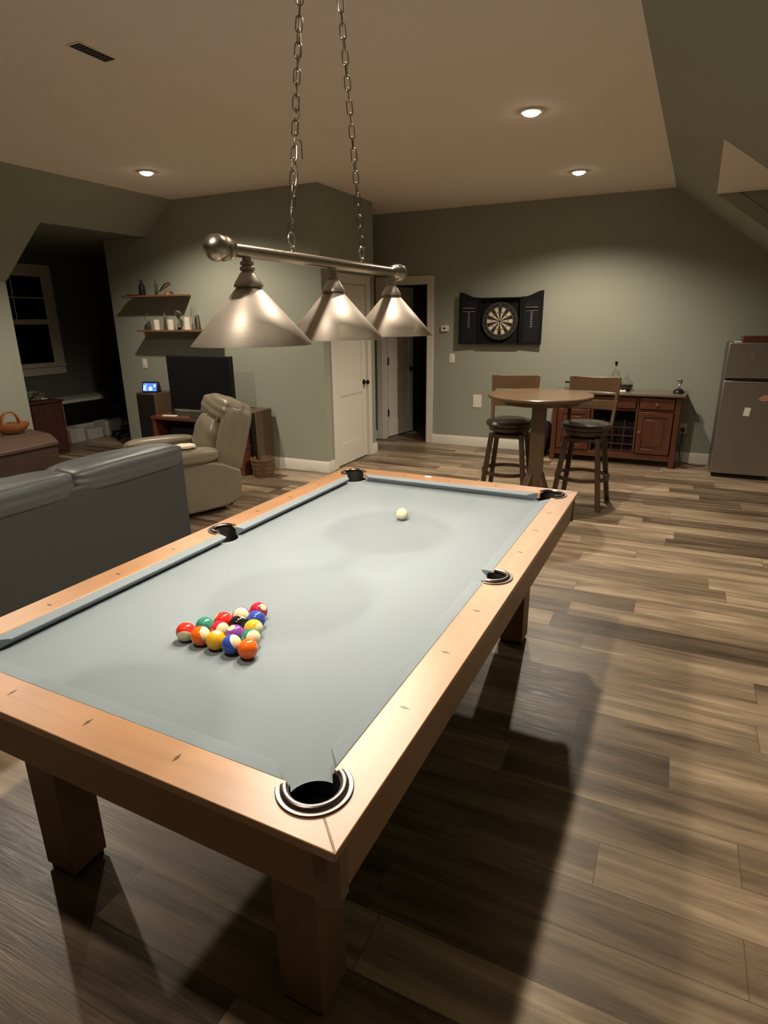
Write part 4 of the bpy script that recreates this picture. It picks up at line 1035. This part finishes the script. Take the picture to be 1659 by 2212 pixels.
def tumbler(lab, x, y, r, h, m='glass', flare=1.12):
    o = obj('tumbler', LT([(0, 0.001), (r, 0), (r * flare, h), (r * flare - 0.003, h), (r - 0.003, 0.012), (0, 0.010)], 28, close=False), M[m], None, (x, y, ZS2))
    tag(o, lab, 'glass', 'glassware on the lower shelf')
tumbler('frosted white tumbler, first of the three pale cups on the lower shelf', -4.54, YS - 0.01, 0.036, 0.115, 'frost', 1.05)
tumbler('frosted white tumbler in the middle of the lower shelf', -4.32, YS - 0.01, 0.038, 0.115, 'frost', 1.05)
tumbler('tall frosted vase at the right of the lower shelf', -4.075, YS, 0.042, 0.14, 'frost', 0.85)
tag(obj('glass_bottle', LT(bottle_prof(0.032, 0.21, 0.012), 24), M['glass'], None, (-4.43, YS + 0.02, ZS2)), 'clear glass bottle between the two frosted tumblers', 'bottle')
tag(obj('stemmed_glass', LT([(0, 0), (0.035, 0), (0.02, 0.02), (0.008, 0.05), (0.01, 0.12), (0.03, 0.15), (0.035, 0.18), (0.02, 0.21), (0, 0.215)], 24), M['glass'], None, (-4.20, YS, ZS2)), 'tall stemmed glass right of the frosted tumblers', 'glass')
tag(obj('tall_vase', LT([(0, 0), (0.038, 0), (0.040, 0.1), (0.030, 0.24), (0.027, 0.24), (0.036, 0.1), (0.034, 0.006), (0, 0.006)], 28, close=False), M['glass'], None, (-3.965, YS, ZS2)), 'tall narrow clear vase at the right end of the shelf glassware', 'vase')

# ------------------------------------------------------------------ console, tv, speakers
CO = thing('tv_console', 'low mahogany television console with an open black bay', 'television stand', (-3.76, 3.52, 0))
cw, cd, ct = 0.66, 0.23, 0.60
bm = bmesh.new(); box(bm, -cw, cw, -cd, cd, ct - 0.035, ct); box(bm, -cw, cw, -cd + 0.01, cd, 0.30, 0.33)
for x in (-cw + 0.01, cw - 0.06): box(bm, x, x + 0.05, -cd + 0.01, cd, 0.0, ct - 0.035)
obj('frame', bm, M['console'], CO, bevel=0.004)
obj('bay_back', BX(-cw + 0.05, cw - 0.05, cd - 0.02, cd - 0.005, 0.02, ct - 0.04), M['blackmat'], CO, smooth=0)
obj('media_box', BX(-0.42, 0.32, -cd + 0.06, cd - 0.05, 0.3305, 0.47), M['black'], CO, bevel=0.004)
tag(obj('remote_control', BX(-0.09, 0.09, -0.02, 0.02, 0, 0.015), M['white'], None, (-4.16, 3.345, ct + 0.0005), (0, 0, 0.25), bevel=0.004), 'white remote control on the console left of the television', 'remote control')
TV = thing('television', 'large black flat television standing on the mahogany console', 'television', (-3.69, 3.42, ct), math.radians(2))
obj('screen_housing', BX(-0.475, 0.415, -0.018, 0.030, 0.085, 0.685), M['black'], TV, bevel=0.006)
obj('screen', BX(-0.455, 0.395, -0.0195, -0.017, 0.110, 0.668), M['tv'], TV, smooth=0)
obj('stand_neck', BX(-0.05, 0.05, 0.0, 0.025, 0.012, 0.10), M['black'], TV, bevel=0.003)
obj('stand_foot', LT([(0, 0), (0.14, 0), (0.14, 0.006), (0.10, 0.014), (0, 0.016)], 40, mtx=Matrix.Diagonal((1.6, 0.75, 1, 1))), M['black'], TV)
def speaker(lab, x0, x1, y0, y1, h, rz=0):
    t = thing('floor_speaker', lab, 'speaker', ((x0 + x1) / 2, (y0 + y1) / 2, 0), rz)
    a, b = (x1 - x0) / 2, (y1 - y0) / 2
    obj('cabinet_box', BX(-a, a, -b, b, 0, h), M['spk'], t, bevel=0.006)
    obj('grille', BX(-a + 0.012, a - 0.012, -b - 0.012, -b + 0.002, 0.03, h - 0.02), M['grille'], t, bevel=0.006)
    return t
speaker('dark wooden floor speaker left of the television, a lit display on top', -4.74, -4.44, 3.42, 3.72, 0.845)
speaker('brown wooden floor speaker right of the recliner, near the basket', -3.42, -3.02, 3.45, 3.75, 0.70)
SD = thing('smart_display', 'small smart display with a glowing blue screen on the left speaker', 'smart display', (-4.56, 3.50, 0.846), math.radians(18))
bm = bmesh.new(); vs = box(bm, -0.105, 0.105, -0.05, 0.05, 0, 0.125)
for v in vs:
    if v.co.z > 0.1: v.co.y = v.co.y * 0.25 + 0.0
obj('shell', bm, M['black'], SD, bevel=0.015, seg=4)
mt = Matrix.Translation((0, -0.053, 0.0)) @ Matrix.Rotation(math.radians(-16.7), 4, 'X')
bm = bmesh.new(); box(bm, -0.085, 0.085, -0.002, 0.0, 0.018, 0.112, mtx=mt); obj('screen', bm, M['screen'], SD, smooth=0)
bm = bmesh.new()
for a in ((-0.078, -0.062, 0.030, 0.085), (-0.05, -0.046, 0.02, 0.11), (-0.012, 0.03, 0.028, 0.060), (0.0, 0.018, 0.060, 0.072), (0.05, 0.07, 0.07, 0.098)): box(bm, a[0], a[1], -0.0028, -0.0018, a[2], a[3], mtx=mt)
obj('screen_marks', bm, M['screenw'], SD, smooth=0)
# basket
BK = thing('wicker_basket', 'woven brown wicker basket on the floor before the right speaker', 'basket', (-2.93, 3.40, 0))
bm = bmesh.new()
lathe(bm, [(0, 0), (0.105, 0), (0.13, 0.20), (0.122, 0.20), (0.098, 0.012), (0, 0.012)], 48, close=False)
obj('basket_body', bm, M['wicker'], BK)
bm = bmesh.new()
for k in range(36):
    a = 2 * PI * k / 36; tube(bm, [(0.108 * math.cos(a), 0.108 * math.sin(a), 0.0), (0.133 * math.cos(a), 0.133 * math.sin(a), 0.205 + 0.01 * math.sin(k * 2.3))], 0.004, 5)
for z in (0.05, 0.10, 0.15, 0.195): tube(bm, [((0.108 + 0.125 * z) * math.cos(2 * PI * i / 36), (0.108 + 0.125 * z) * math.sin(2 * PI * i / 36), z) for i in range(36)], 0.004, 5, closed=True)
obj('woven_canes', bm, M['wicker'], BK)

# ------------------------------------------------------------------ recliner (local front = -y)
RC = thing('recliner', 'beige leather recliner armchair with pleated back, beyond the sofa', 'armchair', (-2.87, 2.19, 0), math.radians(-33))
def yz_prism(bm, pts, x0, x1):   # pts (y,z)
    prism(bm, pts, x0, x1, mtx=Matrix(((0, 0, 1, 0), (1, 0, 0, 0), (0, 1, 0, 0), (0, 0, 0, 1))))
side = [(-0.40, 0.06), (-0.10, 0.045), (0.22, 0.07), (0.36, 0.13), (0.37, 0.38), (0.22, 0.455), (0.10, 0.485), (-0.40, 0.485)]
for s in (-1, 1):
    bm = bmesh.new(); yz_prism(bm, side, min(s * 0.42, s * 0.30), max(s * 0.42, s * 0.30)); obj('side_panel', bm, M['beigef'], RC, bevel=0.02, seg=4)
    bm = bmesh.new(); pillow(bm, (s * 0.365, -0.14, 0.545), (0.095, 0.33, 0.075), 3.0, 14, 0.012, 3 + s); obj('arm_pad', bm, M['beige'], RC, smooth=80)
bm = bmesh.new(); pillow(bm, (0, -0.14, 0.41), (0.285, 0.32, 0.10), 4, 14, 0.01, 9); obj('seat_cushion', bm, M['beige'], RC, smooth=80)
bm = bmesh.new(); pillow(bm, (0, -0.455, 0.29), (0.285, 0.06, 0.17), 4, 12, 0.01, 2); obj('foot_flap', bm, M['beige'], RC, smooth=80)
obj('mechanism', BX(-0.30, 0.30, -0.36, 0.30, 0.04, 0.36), M['blackmat'], RC, smooth=0)
obj('rocker_base', LT([(0, 0), (0.27, 0), (0.28, 0.02), (0.05, 0.04), (0, 0.04)], 40), M['blackmat'], RC)
tilt = Matrix.Translation((0, 0.22, 0.40)) @ Matrix.Rotation(math.radians(-17), 4, 'X')
# outer back shell with side wings (tilted)
bm = bmesh.new(); pillow(bm, (0, 0.115, 0.265), (0.355, 0.075, 0.335), 6, 14, 0.0, 1, mtx=tilt); obj('back_shell', bm, M['beigef'], RC, smooth=80)
for s in (-1, 1):
    bm = bmesh.new(); pillow(bm, (s * 0.305, 0.02, 0.285), (0.062, 0.105, 0.285), 3, 14, 0.015, 5 + s, mtx=tilt); obj('side_bolster', bm, M['beige'], RC, smooth=80)
bm = bmesh.new(); pillow(bm, (0, -0.05, 0.21), (0.265, 0.125, 0.235), 3, 16, 0.02, 8, mtx=tilt); obj('lumbar_cushion', bm, M['beige'], RC, smooth=80)
bm = bmesh.new(); pillow(bm, (0, 0.010, 0.500), (0.350, 0.145, 0.125), 3, 18, 0.03, 12, mtx=tilt)
obj('head_cushion', bm, M['beige'], RC, smooth=80)
# pleats at the head cushion
bm = bmesh.new()
for k in range(5):
    x = 0.05 + k * 0.05
    tube(bm, [tilt @ Vector((x, -0.128 + 0.006 * k, 0.46)), tilt @ Vector((x + 0.010, -0.134 + 0.006 * k, 0.42)), tilt @ Vector((x + 0.022, -0.135 + 0.006 * k, 0.375))], 0.005, 6, rads=[0.001, 0.006, 0.001])
obj('pleats', bm, M['beigef'], RC, smooth=80)
bm = bmesh.new(); pillow(bm, (0, 0, 0.014), (0.075, 0.085, 0.016), 3.5, 10, 0.08, 6)
tag(obj('folded_cloth', bm, M['creamc'], None, (-2.625, 1.925, 0.624), (0, 0, -0.5), smooth=80), 'small crumpled cream cloth on the front of the recliner arm, behind the sofa corner', 'cloth')

# ------------------------------------------------------------------ sofa (back towards the table)
SF = thing('sofa', 'dark slate grey leather sofa with its back to the pool table', 'sofa', (-1.79, 0, 0))
ya, yb = -1.45, 1.07
secs = [(ya, -0.58), (-0.58, 0.245), (0.245, yb)]
bm = bmesh.new(); box(bm, -0.16, -0.01, ya + 0.02, yb - 0.015, 0.07, 0.80)
obj('back_panel', bm, M['slateb'], SF, bevel=0.02, seg=3)
for k, (a, b) in enumerate(secs):
    bm = bmesh.new(); pillow(bm, (-0.125, (a + b) / 2, 0.815), (0.130, (b - a) / 2 + 0.006, 0.078), 5, 20, 0.014, 21 + k); obj('back_roll', bm, M['slate'], SF, smooth=80)
    bm = bmesh.new(); pillow(bm, (-0.33, (a + b) / 2, 0.62), (0.15, (b - a) / 2, 0.24), 4, 14, 0.01, 31 + k); obj('back_cushion', bm, M['slate'], SF, smooth=80)
    if k > 0 or True:
        bm = bmesh.new(); pillow(bm, (-0.60, (a + b) / 2, 0.42), (0.31, (b - a) / 2 - 0.01, 0.10), 4, 14, 0.01, 41 + k); obj('seat_cushion', bm, M['slate'], SF, smooth=80)
obj('base', BX(-0.90, -0.10, ya + 0.02, yb - 0.02, 0.06, 0.36), M['slateb'], SF, bevel=0.02)
for y, s in ((ya, 1), (yb, -1)):
    bm = bmesh.new(); pillow(bm, (-0.56, y + s * 0.115, 0.36), (0.36, 0.11, 0.27), 4, 14, 0.01, 51); obj('arm', bm, M['slate'], SF, smooth=80)
for x in (-0.85, -0.12):
    for y in (ya + 0.08, yb - 0.08): obj('foot', LT([(0, 0), (0.025, 0), (0.03, 0.065), (0, 0.065)], 16, c=(x, y, 0)), M['black'], SF)

# end table with turned legs behind the sofa end
ET = thing('side_table', 'small golden side table with turned legs at the end of the sofa', 'side table', (-2.32, 1.30, 0))
obj('tabletop', LT([(0, -0.025), (0.17, -0.025), (0.18, -0.018), (0.18, -0.004), (0.17, 0.0), (0, 0)], 48, c=(0, 0, 0.50)), M['pine'], ET)
for k in range(4):
    a = PI / 4 + k * PI / 2
    obj('leg', LT([(0, 0), (0.018, 0), (0.026, 0.03), (0.018, 0.06), (0.034, 0.10), (0.036, 0.14), (0.018, 0.17), (0.030, 0.20), (0.020, 0.24), (0.016, 0.40), (0.022, 0.475), (0, 0.475)], 20, c=(0.135 * math.cos(a), 0.135 * math.sin(a), 0), close=False), M['pine'], ET)

# ------------------------------------------------------------------ chest and handbag by the left wall
CHX = thing('storage_chest', 'old brown wooden chest with a worn slanted lid by the left wall', 'chest', (-5.02, 1.90, 0), 0)
obj('body', BX(-0.30, 0.26, -0.42, 0.40, 0.0, 0.42), M['chest'], CHX, bevel=0.006)
bm = bmesh.new(); pr = [(-0.31, 0.42), (0.275, 0.42), (0.275, 0.455), (0.16, 0.53), (-0.16, 0.56), (-0.31, 0.53)]
prism(bm, pr, -0.43, 0.41, mtx=Matrix(((1, 0, 0, 0), (0, 0, 1, 0), (0, 1, 0, 0), (0, 0, 0, 1)))); obj('lid', bm, M['chestt'], CHX, bevel=0.006)
HB = thing('wooden_basket', 'orange carved wooden basket with two arched handles on the chest', 'basket', (-5.10, 2.06, 0.5635), math.radians(70))
bm = bmesh.new(); lathe(bm, [(0, 0), (0.08, 0.0), (0.125, 0.03), (0.15, 0.075), (0.148, 0.10), (0.135, 0.10), (0.11, 0.04), (0, 0.02)], 36, close=False, mtx=Matrix.Diagonal((1.15, 0.6, 1, 1)))
obj('bowl', bm, M['bagw'], HB)
for s in (-1, 1):
    obj('handle', TB([(0.085 * math.cos(PI * i / 14), s * (0.055 - 0.035 * math.sin(PI * i / 14)), 0.085 + 0.135 * math.sin(PI * i / 14)) for i in range(15)], 0.010, 8), M['bagw'], HB)

# ------------------------------------------------------------------ dim side room
CB = thing('small_cabinet', 'dark red cabinet in the dim side room, left of the white bench', 'cabinet', (-6.35, 3.20, 0))
obj('body', BX(-0.25, 0.25, -0.24, 0.24, 0.0, 0.68), M['cab2'], CB, bevel=0.006)
obj('top', BX(-0.27, 0.27, -0.26, 0.26, 0.68, 0.70), M['cab2'], CB, bevel=0.004)
obj('door', BX(0.25, 0.262, -0.20, 0.20, 0.05, 0.64), M['cab2'], CB, bevel=0.004)
tag(obj('tangled_wires', TB([(0.12 * math.cos(i * 0.9) * (0.5 + 0.5 * math.sin(i * 0.37)), 0.10 * math.sin(i * 1.1), 0.012 + 0.05 * (1 + math.sin(i * 0.7))) for i in range(60)], 0.004, 6), M['wire'], None, (-6.32, 3.24, 0.70)), 'tangle of thin cables on top of the dark red cabinet', 'cables')
DK = thing('white_desk', 'long white desk along the window wall of the dim side room', 'desk', (-6.85, 4.55, 0))
obj('desktop', BX(-0.28, 0.22, -0.75, 0.85, 0.56, 0.60), M['paleb'], DK, bevel=0.003)
for y in (-0.72, 0.80): obj('leg', BX(-0.25, 0.18, y, y + 0.04, 0, 0.56), M['paleb'], DK, bevel=0.002)
for k, (y, w, h, lab) in enumerate(((-0.58, 0.12, 0.20, 'pale storage box under the white desk, nearest to the red cabinet'), (-0.28, 0.13, 0.15, 'low pale storage box in the middle under the white desk'), (0.05, 0.13, 0.22, 'pale storage box under the desk, right beside the office chair'))):
    tag(obj('storage_box', BX(-0.13, 0.13, -w, w, 0, h), M['paleb'], None, (-6.72, 4.55 + y, 0), bevel=0.006), lab, 'box', 'storage boxes under the desk')
OC = thing('office_chair', 'black high-backed office chair in the dim side room', 'office chair', (-6.25, 4.62, 0), math.radians(60))
bm = bmesh.new(); pillow(bm, (0, 0, 0.48), (0.25, 0.25, 0.055), 4, 10); obj('seat', bm, M['blackmat'], OC, smooth=80)
bm = bmesh.new(); pillow(bm, (0, 0.24, 0.80), (0.25, 0.05, 0.26), 4, 12, 0.02); obj('backrest', bm, M['blackmat'], OC, smooth=80)
obj('gas_column', LT([(0.025, 0.08), (0.025, 0.44), (0, 0.44)], 16), M['black'], OC)
for k in range(5):
    a = k * 2 * PI / 5; b = obj('base_arm', TB([(0, 0, 0.10), (0.28 * math.cos(a), 0.28 * math.sin(a), 0.065)], 0.02, 8), M['black'], OC)
    bm = bmesh.new(); sph(bm, (0.28 * math.cos(a), 0.28 * math.sin(a), 0.03), 0.03, 12, 8); obj('caster', bm, M['black'], b)
for s in (-1, 1): obj('armrest', TB([(s * 0.26, 0.15, 0.50), (s * 0.29, 0.12, 0.68), (s * 0.29, -0.12, 0.68)], 0.018, 8), M['black'], OC)

# ------------------------------------------------------------------ camera and world
cam = bpy.data.cameras.new('camera'); co = bpy.data.objects.new('camera', cam); C.objects.link(co)
co.location = (1.09438, -1.92394, 1.66084)
co.rotation_euler = (1.25935, 0.011632, 0.45865 + TY)
cam.sensor_fit = 'HORIZONTAL'; cam.sensor_width = 36.0; cam.lens = 36.0 * 1301.876 / 1659.0
cam.clip_start = 0.02; cam.clip_end = 60
S.camera = co
w = bpy.data.worlds.new('night'); S.world = w; w.use_nodes = True
w.node_tree.nodes['Background'].inputs['Color'].default_value = (0.01, 0.012, 0.02, 1); w.node_tree.nodes['Background'].inputs['Strength'].default_value = 0.05
S.view_settings.view_transform = 'Standard'; S.view_settings.look = 'None'; S.view_settings.gamma = 1.0; S.view_settings.use_curve_mapping = False
S.view_settings.exposure = 0.2
